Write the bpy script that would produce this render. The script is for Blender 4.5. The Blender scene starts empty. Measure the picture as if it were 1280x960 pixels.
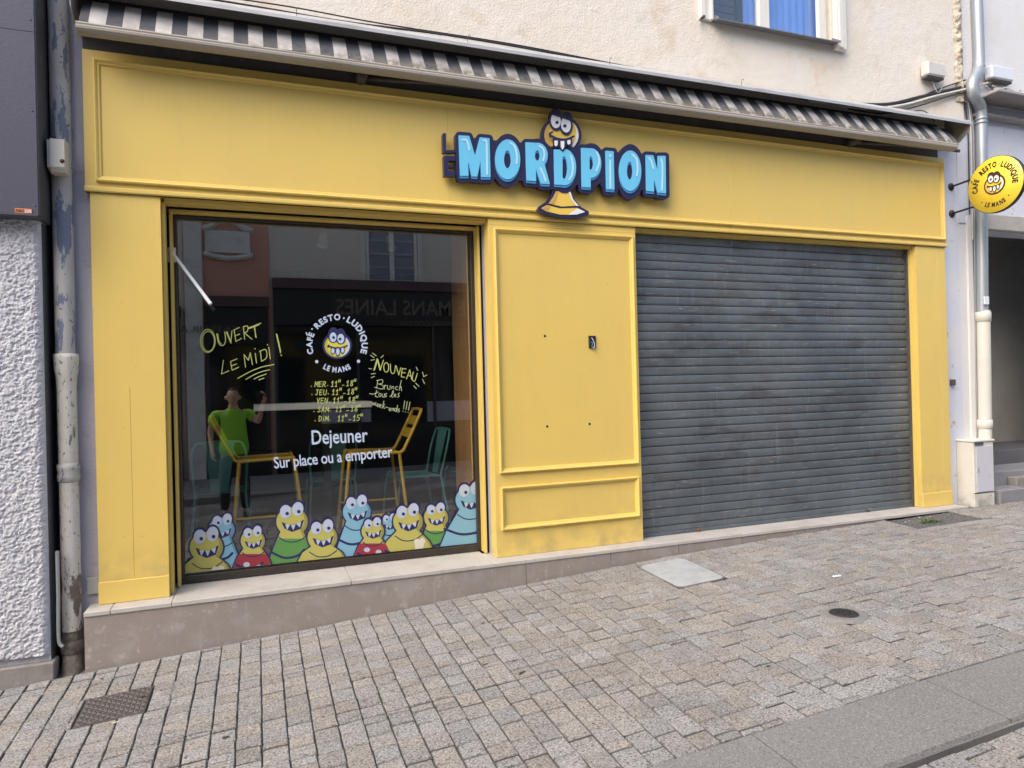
import bpy, math, random, numpy as np
from math import radians, pi, sin, cos
from mathutils import Vector, Matrix
from mathutils.geometry import tessellate_polygon
random.seed(7); rng = np.random.default_rng(7)
S = bpy.context.scene; COL = S.collection
# ------------------------------------------------------------------ camera
F_PX = 857.235; YAW, PITCH, ROLL = 0.355548672, 0.00409552, -0.0259493824
CAM = Vector((0, -4.8, 1.26254))
def cam_basis():
    w = Vector((sin(YAW)*cos(PITCH), cos(YAW)*cos(PITCH), sin(PITCH)))
    r = Vector((cos(YAW), -sin(YAW), 0)); u = r.cross(w)
    return r*cos(ROLL)+u*sin(ROLL), -r*sin(ROLL)+u*cos(ROLL), w
CR, CU, CW = cam_basis()
cd = bpy.data.cameras.new('camera'); co = bpy.data.objects.new('camera', cd); COL.objects.link(co)
cd.sensor_width = 36; cd.lens = 36*F_PX/1280; cd.clip_start = .05; cd.clip_end = 800
m = Matrix.Identity(4)
for i in range(3):
    m[i][0] = CR[i]; m[i][1] = CU[i]; m[i][2] = -CW[i]; m[i][3] = CAM[i]
co.matrix_world = m; S.camera = co
# ------------------------------------------------------------------ sky, sun, exposure
SUN_EL, SUN_AZ = radians(46), radians(-57)      # azimuth measured from -Y (street side) towards -X
sdir = Vector((sin(SUN_AZ)*cos(SUN_EL), -cos(SUN_AZ)*cos(SUN_EL), sin(SUN_EL)))
W = bpy.data.worlds.new('World'); S.world = W; W.use_nodes = True
nt = W.node_tree; bg = nt.nodes['Background']; sk = nt.nodes.new('ShaderNodeTexSky'); sk.sky_type = 'NISHITA'
sk.sun_disc = False; sk.sun_elevation = SUN_EL; sk.sun_rotation = math.atan2(sdir.x, sdir.y)
sk.air_density = 1.0; sk.dust_density = 3.0; sk.ozone_density = 1.0
nt.links.new(sk.outputs[0], bg.inputs[0]); bg.inputs[1].default_value = .15
sl = bpy.data.lights.new('sun', 'SUN'); sl.energy = 1.3; sl.angle = radians(60); sl.color = (1, .88, .74)
so = bpy.data.objects.new('sun', sl); COL.objects.link(so); so.rotation_euler = (-sdir).to_track_quat('-Z', 'Y').to_euler(); so.location = (0, -6, 12)
S.view_settings.view_transform = 'Standard'; S.view_settings.look = 'None'; S.view_settings.gamma = 1
S.view_settings.exposure = 1.1
S.cycles.transparent_max_bounces = 16; S.cycles.max_bounces = 8
# ------------------------------------------------------------------ picture point -> plane of the place
def ray(x, y):
    return (CW*F_PX + CR*(x-640) + CU*(480-y)).normalized()
def at(x, y, Y=0.0):
    d = ray(x, y); return CAM + d*((Y-CAM.y)/d.y)
def at_x(x, y, X):
    d = ray(x, y); return CAM + d*((X-CAM.x)/d.x)
HX = [-6, -1.0, -.045, 1.705, 3.07, 4.02, 5.28, 9]; HZ = [-.655, -.351, -.293, -.181, -.104, -.068, -.036, .02]
def ground(x, y):
    y = max(y, -12)
    return float(np.interp(x, HX, HZ)) + .035*(min(y, .3)+.1)
def on_ground(x, y):
    d = ray(x, y); a, b = .5, 60
    for _ in range(50):
        t = (a+b)/2; P = CAM+d*t
        if P.z > ground(P.x, P.y): a = t
        else: b = t
    return CAM+d*a
# ------------------------------------------------------------------ objects
ORG = {}
def tag(o, label=None, cat=None, group=None, kind=None):
    if label: o['label'] = label
    if cat: o['category'] = cat
    if group: o['group'] = group
    if kind: o['kind'] = kind
    return o
def empty(name, loc, label=None, cat=None, group=None, kind=None):
    o = bpy.data.objects.new(name, None); o.empty_display_size = .1; COL.objects.link(o)
    o.location = loc; ORG[o.name] = Vector(loc)
    return tag(o, label, cat, group, kind)
def link_mesh(name, me, parent=None, origin=None):
    """me holds world coordinates; moves the origin to its base centre and links it below parent"""
    n = len(me.vertices); co_ = np.empty(n*3); me.vertices.foreach_get('co', co_); v = co_.reshape(-1, 3)
    if origin is None:
        lo, hi = v.min(0), v.max(0); origin = Vector(((lo[0]+hi[0])/2, (lo[1]+hi[1])/2, lo[2]))
    v = v - np.array(origin); me.vertices.foreach_set('co', v.ravel()); me.update()
    o = bpy.data.objects.new(name, me); COL.objects.link(o); ORG[o.name] = Vector(origin)
    if parent: o.parent = parent; o.location = Vector(origin)-ORG[parent.name]
    else: o.location = origin
    return o
def copy_tree(o, parent=None):
    c = o.copy(); COL.objects.link(c); ORG[c.name] = ORG[o.name].copy()
    if parent: c.parent = parent
    for ch in [x for x in bpy.data.objects if x.parent == o]: copy_tree(ch, c)
    return c
class MB:
    def __init__(s): s.v = []; s.f = []; s.sm = []
    def add(s, vs, fs, smooth=False):
        b = len(s.v); s.v += [tuple(p) for p in vs]; s.f += [tuple(i+b for i in f) for f in fs]; s.sm += [smooth]*len(fs)
        return s
    def box(s, x0, x1, y0, y1, z0, z1, bev=0):
        if bev <= 0:
            vs = [(x, y, z) for x in (x0, x1) for y in (y0, y1) for z in (z0, z1)]
            return s.add(vs, [(0,1,3,2),(4,6,7,5),(0,4,5,1),(2,3,7,6),(0,2,6,4),(1,5,7,3)])
        b = min(bev, abs(x1-x0)/2.01, abs(y1-y0)/2.01, abs(z1-z0)/2.01)
        vs = []; idx = {}
        for ix, x in enumerate((x0, x1)):
            for iy, y in enumerate((y0, y1)):
                for iz, z in enumerate((z0, z1)):
                    sx, sy, sz = (b if ix == 0 else -b), (b if iy == 0 else -b), (b if iz == 0 else -b)
                    for k, p in enumerate(((x, y+sy, z+sz), (x+sx, y, z+sz), (x+sx, y+sy, z))):
                        idx[ix, iy, iz, k] = len(vs); vs.append(p)
        F = []
        for i in (0, 1):
            F.append([idx[i,0,0,0], idx[i,1,0,0], idx[i,1,1,0], idx[i,0,1,0]])
            F.append([idx[0,i,0,1], idx[1,i,0,1], idx[1,i,1,1], idx[0,i,1,1]])
            F.append([idx[0,0,i,2], idx[1,0,i,2], idx[1,1,i,2], idx[0,1,i,2]])
        for a in (0, 1):
            for c in (0, 1):
                F.append([idx[0,a,c,1], idx[1,a,c,1], idx[1,a,c,2], idx[0,a,c,2]])
                F.append([idx[a,0,c,0], idx[a,1,c,0], idx[a,1,c,2], idx[a,0,c,2]])
                F.append([idx[a,c,0,0], idx[a,c,1,0], idx[a,c,1,1], idx[a,c,0,1]])
                for d in (0, 1): F.append([idx[a,c,d,0], idx[a,c,d,1], idx[a,c,d,2]])
        return s.add(vs, F)
    def quad(s, a, b, c, d): return s.add([a, b, c, d], [(0, 1, 2, 3)])
    def prism_x(s, prof, x0, x1):
        """profile of (y,z) points extruded along x"""
        n = len(prof); vs = [(x0, y, z) for y, z in prof]+[(x1, y, z) for y, z in prof]
        return s.add(vs, [(i, (i+1) % n, n+(i+1) % n, n+i) for i in range(n)]+[tuple(range(n)), tuple(range(2*n-1, n-1, -1))])
    def tube(s, pts, r, n=10, cap=True):
        pts = [Vector(p) for p in pts]; R = r if isinstance(r, (list, tuple)) else [r]*len(pts); vs = []; prev = None
        for i, p in enumerate(pts):
            t = (pts[min(i+1, len(pts)-1)]-pts[max(i-1, 0)]).normalized()
            if prev is None: a = t.orthogonal().normalized()
            else:
                a = prev-t*prev.dot(t)
                a = a.normalized() if a.length > 1e-6 else t.orthogonal().normalized()
            prev = a; b = t.cross(a)
            for k in range(n):
                an = 2*pi*k/n; vs.append(p+(a*cos(an)+b*sin(an))*R[i])
        fs = [(i*n+k, i*n+(k+1) % n, (i+1)*n+(k+1) % n, (i+1)*n+k) for i in range(len(pts)-1) for k in range(n)]
        s.add(vs, fs, True)
        if cap:
            L = len(pts)-1; s.add(vs[:n], [tuple(range(n-1, -1, -1))]); s.add(vs[L*n:], [tuple(range(n))])
        return s
    def lathe(s, c, prof, n=24, axis='z'):
        vs = []
        for r, h in prof:
            for k in range(n):
                a = 2*pi*k/n
                if axis == 'z': vs.append((c[0]+r*cos(a), c[1]+r*sin(a), c[2]+h))
                elif axis == 'y': vs.append((c[0]+r*cos(a), c[1]+h, c[2]+r*sin(a)))
                else: vs.append((c[0]+h, c[1]+r*cos(a), c[2]+r*sin(a)))
        m_ = len(prof)
        return s.add(vs, [(i*n+k, i*n+(k+1) % n, (i+1)*n+(k+1) % n, (i+1)*n+k) for i in range(m_-1) for k in range(n)], True)
    def build(s, name, mat, parent=None, origin=None):
        me = bpy.data.meshes.new(name); me.from_pydata(s.v, [], s.f); me.update()
        me.polygons.foreach_set('use_smooth', s.sm)
        if mat: me.materials.append(mat)
        return link_mesh(name, me, parent, origin)
def smooth_pts(pts, k=6):
    """Catmull-Rom through the given points"""
    P = [Vector(p) for p in pts]; P = [P[0]*2-P[1]]+P+[P[-1]*2-P[-2]]; out = []
    for i in range(1, len(P)-2):
        for j in range(k):
            t = j/k; a, b, c, d = P[i-1:i+3]
            out.append(.5*((2*b)+(c-a)*t+(2*a-5*b+4*c-d)*t*t+(3*b-a-3*c+d)*t*t*t))
    return out+[P[-2]]
# ------------------------------------------------------------------ materials
def pmat(name, col, rough=.6, layers=(), bump=(), metal=0, coord='pos', spec=.5, random_tone=0, extra=None):
    """layers: (scale, detail, lo, hi, colour, amount[, stretch]); bump: (scale, height, kind[, stretch])"""
    M = bpy.data.materials.new(name); M.use_nodes = True; t = M.node_tree; N = t.nodes; L = t.links
    b = N['Principled BSDF']; b.inputs['Roughness'].default_value = rough; b.inputs['Metallic'].default_value = metal
    b.inputs['Specular IOR Level'].default_value = spec
    if coord == 'pos': src = N.new('ShaderNodeNewGeometry').outputs['Position']
    else: src = N.new('ShaderNodeTexCoord').outputs['Object']
    def mapped(st):
        if not st: return src
        v = N.new('ShaderNodeVectorMath'); v.operation = 'MULTIPLY'; L.new(src, v.inputs[0]); v.inputs[1].default_value = st; return v.outputs[0]
    rgb = N.new('ShaderNodeRGB'); rgb.outputs[0].default_value = (*col, 1); cur = rgb.outputs[0]
    for l in layers:
        sc, det, lo, hi, c2, amt = l[:6]; st = l[6] if len(l) > 6 else None
        n = N.new('ShaderNodeTexNoise'); n.inputs['Scale'].default_value = sc; n.inputs['Detail'].default_value = det
        n.inputs['Roughness'].default_value = .6; L.new(mapped(st), n.inputs['Vector'])
        r = N.new('ShaderNodeMapRange'); r.inputs[1].default_value = lo; r.inputs[2].default_value = hi
        r.inputs[4].default_value = amt; L.new(n.outputs[0], r.inputs[0])
        x = N.new('ShaderNodeMix'); x.data_type = 'RGBA'; L.new(r.outputs[0], x.inputs[0]); L.new(cur, x.inputs[6])
        x.inputs[7].default_value = (*c2, 1); cur = x.outputs[2]
    if random_tone:
        oi = N.new('ShaderNodeObjectInfo'); at_ = N.new('ShaderNodeAttribute'); at_.attribute_name = 'tone'
        ad = N.new('ShaderNodeMath'); ad.operation = 'ADD'; L.new(oi.outputs['Random'], ad.inputs[0]); L.new(at_.outputs['Fac'], ad.inputs[1])
        fr = N.new('ShaderNodeMath'); fr.operation = 'FRACT'; L.new(ad.outputs[0], fr.inputs[0])
        hs = N.new('ShaderNodeHueSaturation')
        mr = N.new('ShaderNodeMapRange'); mr.inputs[3].default_value = 1-random_tone; mr.inputs[4].default_value = 1+random_tone
        L.new(fr.outputs[0], mr.inputs[0]); L.new(mr.outputs[0], hs.inputs['Value'])
        m2 = N.new('ShaderNodeMath'); m2.operation = 'MULTIPLY'; m2.inputs[1].default_value = 7.31; L.new(fr.outputs[0], m2.inputs[0])
        m3 = N.new('ShaderNodeMath'); m3.operation = 'FRACT'; L.new(m2.outputs[0], m3.inputs[0])
        m4 = N.new('ShaderNodeMapRange'); m4.inputs[3].default_value = .2; m4.inputs[4].default_value = 1.8; L.new(m3.outputs[0], m4.inputs[0])
        L.new(m4.outputs[0], hs.inputs['Saturation']); L.new(cur, hs.inputs['Color']); cur = hs.outputs[0]
    if extra: cur = extra(N, L, src, cur)
    L.new(cur, b.inputs['Base Color'])
    nrm = None
    for q in bump:
        sc, h, kind = q[:3]; st = q[3] if len(q) > 3 else None
        if kind == 'noise':
            n = N.new('ShaderNodeTexNoise'); n.inputs['Detail'].default_value = 5; o = n.outputs[0]
        else:
            n = N.new('ShaderNodeTexVoronoi'); o = n.outputs['Distance']
        n.inputs['Scale'].default_value = sc; L.new(mapped(st), n.inputs['Vector'])
        bp = N.new('ShaderNodeBump'); bp.inputs['Strength'].default_value = 1; bp.inputs['Distance'].default_value = h
        L.new(o, bp.inputs['Height'])
        if nrm: L.new(nrm, bp.inputs['Normal'])
        nrm = bp.outputs[0]
    if nrm: L.new(nrm, b.inputs['Normal'])
    return M
def flat(name, col, rough=.5, spec=.5, metal=0): return pmat(name, col, rough, spec=spec, metal=metal)
YEL = (.76, .56, .145)
def wipe_z(lo, hi, col, amt):
    """a dirt layer that fades out above the pavement splash zone, broken up by noise"""
    def f(N, L, src, cur):
        sp = N.new('ShaderNodeSeparateXYZ'); L.new(src, sp.inputs[0])
        r = N.new('ShaderNodeMapRange'); r.inputs[1].default_value = hi; r.inputs[2].default_value = lo; L.new(sp.outputs[2], r.inputs[0])
        n = N.new('ShaderNodeTexNoise'); n.inputs['Scale'].default_value = 9; n.inputs['Detail'].default_value = 6; L.new(src, n.inputs['Vector'])
        r2 = N.new('ShaderNodeMapRange'); r2.inputs[1].default_value = .4; r2.inputs[2].default_value = .7; L.new(n.outputs[0], r2.inputs[0])
        mu = N.new('ShaderNodeMath'); mu.operation = 'MULTIPLY'; L.new(r.outputs[0], mu.inputs[0]); L.new(r2.outputs[0], mu.inputs[1])
        m2 = N.new('ShaderNodeMath'); m2.operation = 'MULTIPLY'; m2.inputs[1].default_value = amt; L.new(mu.outputs[0], m2.inputs[0])
        x = N.new('ShaderNodeMix'); x.data_type = 'RGBA'; L.new(m2.outputs[0], x.inputs[0]); L.new(cur, x.inputs[6]); x.inputs[7].default_value = (*col, 1)
        return x.outputs[2]
    return f
M_yel = pmat('yellow_paint', YEL, .42, [(1.3, 4, .4, .75, (.69, .51, .17), .5), (5, 6, .48, .72, (.62, .45, .14), .16, (2, 2, .3)), (22, 6, .66, .76, (.42, .30, .12), .4), (70, 4, .70, .74, (.20, .15, .08), .6)],
             [(260, .0006, 'noise'), (3, .004, 'noise')], extra=wipe_z(0, .40, (.38, .30, .15), .6))
M_trim = pmat('yellow_trim_paint', YEL, .38, [(2, 4, .4, .75, (.69, .51, .17), .4)], [(200, .0004, 'noise')])
M_dark = pmat('dark_frame', (.035, .028, .024), .35, [(30, 4, .5, .8, (.07, .06, .05), .5)])
M_black = flat('black_gap', (.012, .012, .012), .8)
M_render = pmat('cream_roughcast', (.73, .68, .60), .9, [(1.1, 5, .42, .70, (.64, .57, .46), .8), (2.6, 6, .55, .70, (.60, .47, .32), .75), (7, 6, .60, .72, (.48, .42, .36), .4), (.8, 3, .5, .8, (.70, .70, .70), .7)],
                [(60, .0042, 'noise'), (14, .005, 'noise')])
M_lilac = pmat('lilac_grey_wall', (.36, .36, .43), .85, [(2.3, 6, .45, .75, (.44, .43, .48), .6), (9, 5, .62, .72, (.17, .16, .19), .5)], [(90, .004, 'noise'), (12, .004, 'noise')])
M_bluewhite = pmat('pale_blue_white_wall', (.60, .63, .72), .8, [(2.5, 6, .5, .8, (.70, .68, .66), .7), (10, 7, .62, .70, (.30, .27, .26), .6), (5, 7, .66, .7, (.36, .30, .24), .7)], [(60, .003, 'noise'), (9, .004, 'noise')])
M_white_rough = pmat('white_roughcast', (.56, .565, .61), .9, [(3, 6, .45, .7, (.56, .56, .60), .7), (14, 6, .62, .74, (.32, .32, .36), .5)], [(120, .004, 'noise')],
                     extra=None)
M_upright = pmat('white_upper_wall', (.68, .68, .69), .9, [(2, 5, .5, .8, (.60, .57, .52), .6)], [(60, .005, 'noise')])
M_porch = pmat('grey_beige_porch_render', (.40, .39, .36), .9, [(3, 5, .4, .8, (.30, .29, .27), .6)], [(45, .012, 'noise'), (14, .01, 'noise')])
M_slate = pmat('slate_purple_metal', (.058, .062, .098), .5, [(1.5, 3, .4, .8, (.075, .078, .11), .6)], [(60, .0008, 'noise')])
M_slate2 = pmat('dark_grey_return', (.06, .06, .07), .6, [(12, 5, .5, .75, (.11, .11, .12), .5)], [(60, .002, 'noise')])
M_plinth = pmat('brown_grey_plinth_stone', (.30, .260, .232), .7, [(7, 7, .5, .62, (.36, .33, .31), .8), (16, 7, .60, .63, (.46, .43, .41), .5), (2.2, 4, .4, .7, (.25, .225, .215), .7), (30, 5, .64, .72, (.44, .42, .40), .6), (26, 4, .60, .75, (.47, .45, .42), .35, (1, 1, .06))],
                [(40, .0015, 'noise')])
M_cap = pmat('pale_travertine_cap', (.50, .48, .45), .6, [(5, 6, .45, .7, (.40, .36, .32), .7), (38, 5, .62, .72, (.28, .24, .2), .6)], [(60, .002, 'noise')])
M_sett = pmat('grey_granite_sett', (.245, .235, .221), .85, [(.9, 4, .42, .66, (.30, .288, .27), .55), (2.6, 5, .52, .70, (.165, .16, .155), .6), (115, 2, .50, .60, (.43, .415, .395), .8), (95, 2, .54, .62, (.07, .065, .06), .75), (14, 5, .58, .75, (.20, .195, .19), .5)],
              [(180, .0022, 'noise'), (30, .004, 'noise')], random_tone=.12)
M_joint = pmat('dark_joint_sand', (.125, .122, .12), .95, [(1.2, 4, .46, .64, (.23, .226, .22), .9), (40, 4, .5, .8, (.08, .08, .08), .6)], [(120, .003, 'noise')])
M_slab = pmat('smooth_gutter_slab', (.215, .21, .204), .8, [(1.3, 5, .4, .7, (.175, .172, .168), .8), (120, 2, .52, .62, (.36, .35, .335), .6), (100, 2, .56, .64, (.10, .095, .09), .6), (5, 5, .62, .8, (.19, .18, .18), .6)],
              [(170, .0018, 'noise'), (8, .002, 'noise')])
M_slat = pmat('worn_grey_blue_steel', (.118, .142, .162), .45, [(1.1, 5, .42, .66, (.185, .21, .23), .9), (5, 6, .52, .66, (.085, .085, .10), .7, (.5, 1, 1.4)), (2.2, 6, .56, .70, (.125, .115, .115), .6, (.5, 1, 1.2)), (22, 7, .62, .72, (.33, .325, .32), .55, (.22, 1, 2.2)), (60, 4, .66, .72, (.5, .48, .46), .7, (.12, 1, 1.5)), (9, 5, .58, .72, (.25, .27, .29), .6, (2.5, 1, .25))],
              [(40, .0012, 'noise', (.3, 1, 1))], metal=.35)
M_iron = pmat('dark_cast_iron', (.085, .075, .07), .65, [(25, 5, .5, .75, (.15, .13, .115), .7)], [(80, .001, 'noise')], metal=.2)
M_zinc = pmat('galvanised_zinc', (.40, .43, .455), .45, [(6, 5, .4, .7, (.33, .37, .42), .7, (1, 1, .3)), (40, 4, .6, .75, (.55, .56, .58), .5)], metal=.5)
M_pvc = pmat('aged_cream_plastic', (.66, .64, .58), .4, [(4, 5, .5, .8, (.58, .53, .44), .6), (40, 5, .68, .74, (.2, .18, .15), .6)])
M_trunk = pmat('white_trunking', (.70, .70, .68), .45, [(9, 5, .6, .75, (.5, .45, .38), .5)])
M_cab = pmat('chalky_cream_cabinet', (.68, .66, .60), .6, [(5, 6, .5, .75, (.60, .56, .48), .6), (22, 6, .64, .70, (.26, .22, .17), .75)], [(60, .001, 'noise')], extra=wipe_z(-.02, .12, (.16, .14, .11), .8))
M_cabdoor = pmat('lilac_white_cabinet_door', (.57, .57, .63), .55, [(9, 6, .62, .72, (.36, .34, .34), .6)])
def peel(N, L, src, cur):
    return cur
M_pipe = pmat('flaking_painted_iron', (.46, .455, .44), .6, [(5, 6, .40, .7, (.36, .35, .34), .8), (9, 7, .545, .56, (.15, .18, .26), .95, (1.6, 1.6, .40)), (28, 6, .64, .66, (.10, .085, .075), .9)],
              [(9, -.006, 'noise', (1.6, 1.6, .45)), (60, .002, 'noise')])
M_pipe2 = pmat('cracked_cream_painted_iron', (.60, .585, .54), .6, [(40, 7, .60, .63, (.14, .11, .09), .9, (1.5, 1.5, .6)), (7, 6, .56, .60, (.12, .09, .075), .95, (1.3, 1.3, .5)), (3, 4, .5, .7, (.5, .44, .36), .7)],
               [(40, -.004, 'noise', (1.5, 1.5, .6)), (90, .002, 'noise')])
M_pipe3 = pmat('bare_dirty_iron', (.105, .09, .078), .75, [(14, 6, .5, .7, (.26, .24, .22), .7), (40, 5, .5, .7, (.05, .045, .04), .7)], [(50, .003, 'noise')])
M_bar = pmat('dirty_cream_aluminium', (.36, .335, .295), .55, [(4, 5, .45, .75, (.27, .25, .21), .8, (.3, 1, 1)), (45, 5, .6, .72, (.18, .16, .13), .6)])
M_hood = pmat('weathered_aluminium_hood', (.50, .50, .50), .45, [(9, 5, .5, .75, (.22, .21, .2), .7, (.3, 1, 1))], metal=.3)
M_housing = pmat('dark_brown_grey_housing', (.085, .078, .075), .8, [(12, 5, .5, .8, (.14, .13, .12), .6)])
def stripes(N, L, src, cur):
    sp = N.new('ShaderNodeSeparateXYZ'); L.new(src, sp.inputs[0])
    a = N.new('ShaderNodeMath'); a.operation = 'ADD'; a.inputs[1].default_value = .178+.1745*10; L.new(sp.outputs[0], a.inputs[0])
    d = N.new('ShaderNodeMath'); d.operation = 'DIVIDE'; d.inputs[1].default_value = .1745; L.new(a.outputs[0], d.inputs[0])
    f = N.new('ShaderNodeMath'); f.operation = 'FRACT'; L.new(d.outputs[0], f.inputs[0])
    g = N.new('ShaderNodeMath'); g.operation = 'LESS_THAN'; g.inputs[1].default_value = .505; L.new(f.outputs[0], g.inputs[0])
    x = N.new('ShaderNodeMix'); x.data_type = 'RGBA'; L.new(g.outputs[0], x.inputs[0]); x.inputs[6].default_value = (.052, .058, .075, 1); L.new(cur, x.inputs[7])
    # mould along the lower hem
    r = N.new('ShaderNodeMapRange'); r.inputs[1].default_value = 3.55; r.inputs[2].default_value = 3.47; L.new(sp.outputs[2], r.inputs[0])
    rx = N.new('ShaderNodeMapRange'); rx.inputs[1].default_value = -.3; rx.inputs[2].default_value = 1.2; rx.inputs[3].default_value = .25; L.new(sp.outputs[0], rx.inputs[0])
    n = N.new('ShaderNodeTexNoise'); n.inputs['Scale'].default_value = 22; n.inputs['Detail'].default_value = 6; L.new(src, n.inputs['Vector'])
    r2 = N.new('ShaderNodeMapRange'); r2.inputs[1].default_value = .30; r2.inputs[2].default_value = .55; L.new(n.outputs[0], r2.inputs[0])
    m1 = N.new('ShaderNodeMath'); m1.operation = 'MULTIPLY'; L.new(r.outputs[0], m1.inputs[0]); L.new(r2.outputs[0], m1.inputs[1])
    m2 = N.new('ShaderNodeMath'); m2.operation = 'MULTIPLY'; L.new(m1.outputs[0], m2.inputs[0]); L.new(rx.outputs[0], m2.inputs[1])
    y = N.new('ShaderNodeMix'); y.data_type = 'RGBA'; L.new(m2.outputs[0], y.inputs[0]); L.new(x.outputs[2], y.inputs[6]); y.inputs[7].default_value = (.15, .14, .11, 1)
    return y.outputs[2]
M_fabric = pmat('striped_awning_canvas', (.55, .53, .515), .85, [(5, 6, .42, .68, (.34, .32, .31), .8), (40, 6, .6, .75, (.25, .23, .22), .5, (1, 1, .4))], [(300, .0006, 'noise')], extra=stripes)
M_navy = flat('navy_sign_face', (.022, .020, .075), .35)
M_cyan = flat('light_blue_letter', (.155, .57, .86), .3)
M_cyan2 = flat('mid_blue_letter_edge', (.075, .30, .60), .3)
M_hi = flat('pale_letter_highlight', (.50, .80, .95), .3)
M_white = flat('white_print', (.80, .82, .86), .4)
M_pawn = flat('pawn_yellow', (.80, .56, .10), .35); M_pawn2 = flat('pawn_shade_yellow', (.56, .36, .10), .35)
M_signyel = flat('bright_sign_yellow', (.86, .64, .05), .35)
M_signedge = flat('sign_black_metal', (.02, .02, .022), .4)
M_chalk = flat('yellow_chalk_marker', (.44, .50, .15), .8)
M_chalkw = flat('pale_chalk_marker', (.44, .52, .30), .8)
M_decal = flat('white_vinyl', (.50, .60, .78), .6)
M_dk = flat('dark_blue_vinyl', (.020, .022, .10), .5)
M_stool = pmat('yellow_powder_coat', (.80, .50, .05), .35, [(6, 3, .4, .8, (.70, .42, .05), .5)])
M_teal = pmat('teal_powder_coat', (.20, .56, .54), .4)
M_wood = pmat('warm_wood_cladding', (.46, .24, .095), .5, [(4, 6, .35, .7, (.30, .14, .05), .8, (6, 6, .6)), (30, 4, .4, .7, (.55, .32, .14), .5, (8, 8, .3))], [(60, .001, 'noise', (6, 6, .3))])
M_floor = pmat('dark_floor_tiles', (.085, .075, .07), .5, [(3, 4, .4, .7, (.12, .10, .09), .6)])
M_inwall = pmat('dark_interior_wall', (.06, .06, .065), .8, [(2, 3, .4, .8, (.09, .085, .08), .5)])
M_ceil = pmat('interior_ceiling', (.35, .34, .32), .9)
M_lampw = flat('white_spot_metal', (.75, .74, .72), .4)
M_tabletop = pmat('white_table_top', (.88, .84, .80), .4)
# glass: see-through with a clear mirror share that grows at grazing angles
def glass_mat(name, base, tint=(1, 1, 1)):
    M = bpy.data.materials.new(name); M.use_nodes = True; t = M.node_tree; N = t.nodes; L = t.links
    N.remove(N['Principled BSDF']); out = N['Material Output']
    tr = N.new('ShaderNodeBsdfTransparent'); tr.inputs[0].default_value = (*tint, 1)
    gl = N.new('ShaderNodeBsdfGlossy'); gl.inputs['Roughness'].default_value = .0; gl.inputs['Color'].default_value = (1, 1, 1, 1)
    lw = N.new('ShaderNodeLayerWeight'); lw.inputs[0].default_value = .5
    pw = N.new('ShaderNodeMath'); pw.operation = 'POWER'; pw.inputs[1].default_value = 4.5; L.new(lw.outputs['Facing'], pw.inputs[0])
    ml = N.new('ShaderNodeMath'); ml.operation = 'MULTIPLY_ADD'; ml.inputs[1].default_value = .85; ml.inputs[2].default_value = base; L.new(pw.outputs[0], ml.inputs[0])
    mx = N.new('ShaderNodeMixShader'); L.new(ml.outputs[0], mx.inputs[0]); L.new(tr.outputs[0], mx.inputs[1]); L.new(gl.outputs[0], mx.inputs[2])
    L.new(mx.outputs[0], out.inputs['Surface']); return M
M_glass = glass_mat('shop_window_glass', .125, (.93, .95, .94))
M_glass2 = glass_mat('upper_window_glass', .08, (.9, .93, .95))
M_glass_opp = pmat('dark_shop_glass', (.015, .016, .018), .05)
# ------------------------------------------------------------------ 2-D drawing kit: distance shapes -> clean outlined meshes
def d_ell(cx, cy, rx, ry, a=0):
    def f(x, y):
        c, s_ = cos(a), sin(a); X = (x-cx)*c+(y-cy)*s_; Y = -(x-cx)*s_+(y-cy)*c
        return (np.sqrt((X/rx)**2+(Y/ry)**2)-1)*min(rx, ry)
    return f
def d_seg(pts, r):
    P = [np.array(p, float) for p in pts]
    def f(x, y):
        o = np.full(x.shape, 1e9)
        for a, b in zip(P[:-1], P[1:]):
            d = b-a; L2 = max(d@d, 1e-9); t = np.clip(((x-a[0])*d[0]+(y-a[1])*d[1])/L2, 0, 1)
            o = np.minimum(o, np.hypot(x-a[0]-t*d[0], y-a[1]-t*d[1]))
        return o-r
    return f
def d_dot(cx, cy, r): return d_ell(cx, cy, r, r)
def d_poly(pts, rnd=0):
    P = [np.array(p, float) for p in pts]
    def f(x, y):
        o = np.full(x.shape, 1e9); ins = np.zeros(x.shape, bool); n = len(P)
        for i in range(n):
            a, b = P[i], P[(i+1) % n]; d = b-a; L2 = max(d@d, 1e-9); t = np.clip(((x-a[0])*d[0]+(y-a[1])*d[1])/L2, 0, 1)
            o = np.minimum(o, np.hypot(x-a[0]-t*d[0], y-a[1]-t*d[1]))
            if abs(d[1]) > 1e-9:
                k = ((a[1] > y) != (b[1] > y)) & (x < d[0]*(y-a[1])/d[1]+a[0]); ins ^= k
        return np.where(ins, -o, o)-rnd
    return f
def U(*fs): return lambda x, y: np.minimum.reduce([f(x, y) for f in fs])
def I(*fs): return lambda x, y: np.maximum.reduce([f(x, y) for f in fs])
def SUB(a, b): return lambda x, y: np.maximum(a(x, y), -b(x, y))
def OFF(a, k): return lambda x, y: a(x, y)-k
def SH(a, dx, dy): return lambda x, y: a(x-dx, y-dy)
def arc(cx, cy, rx, ry, a0, a1, n=14):
    return [(cx+rx*cos(radians(a0+(a1-a0)*i/n)), cy+ry*sin(radians(a0+(a1-a0)*i/n))) for i in range(n+1)]
def curve2(pts, k=5): return [(p.x, p.y) for p in smooth_pts([(a, b, 0) for a, b in pts], k)]
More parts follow.
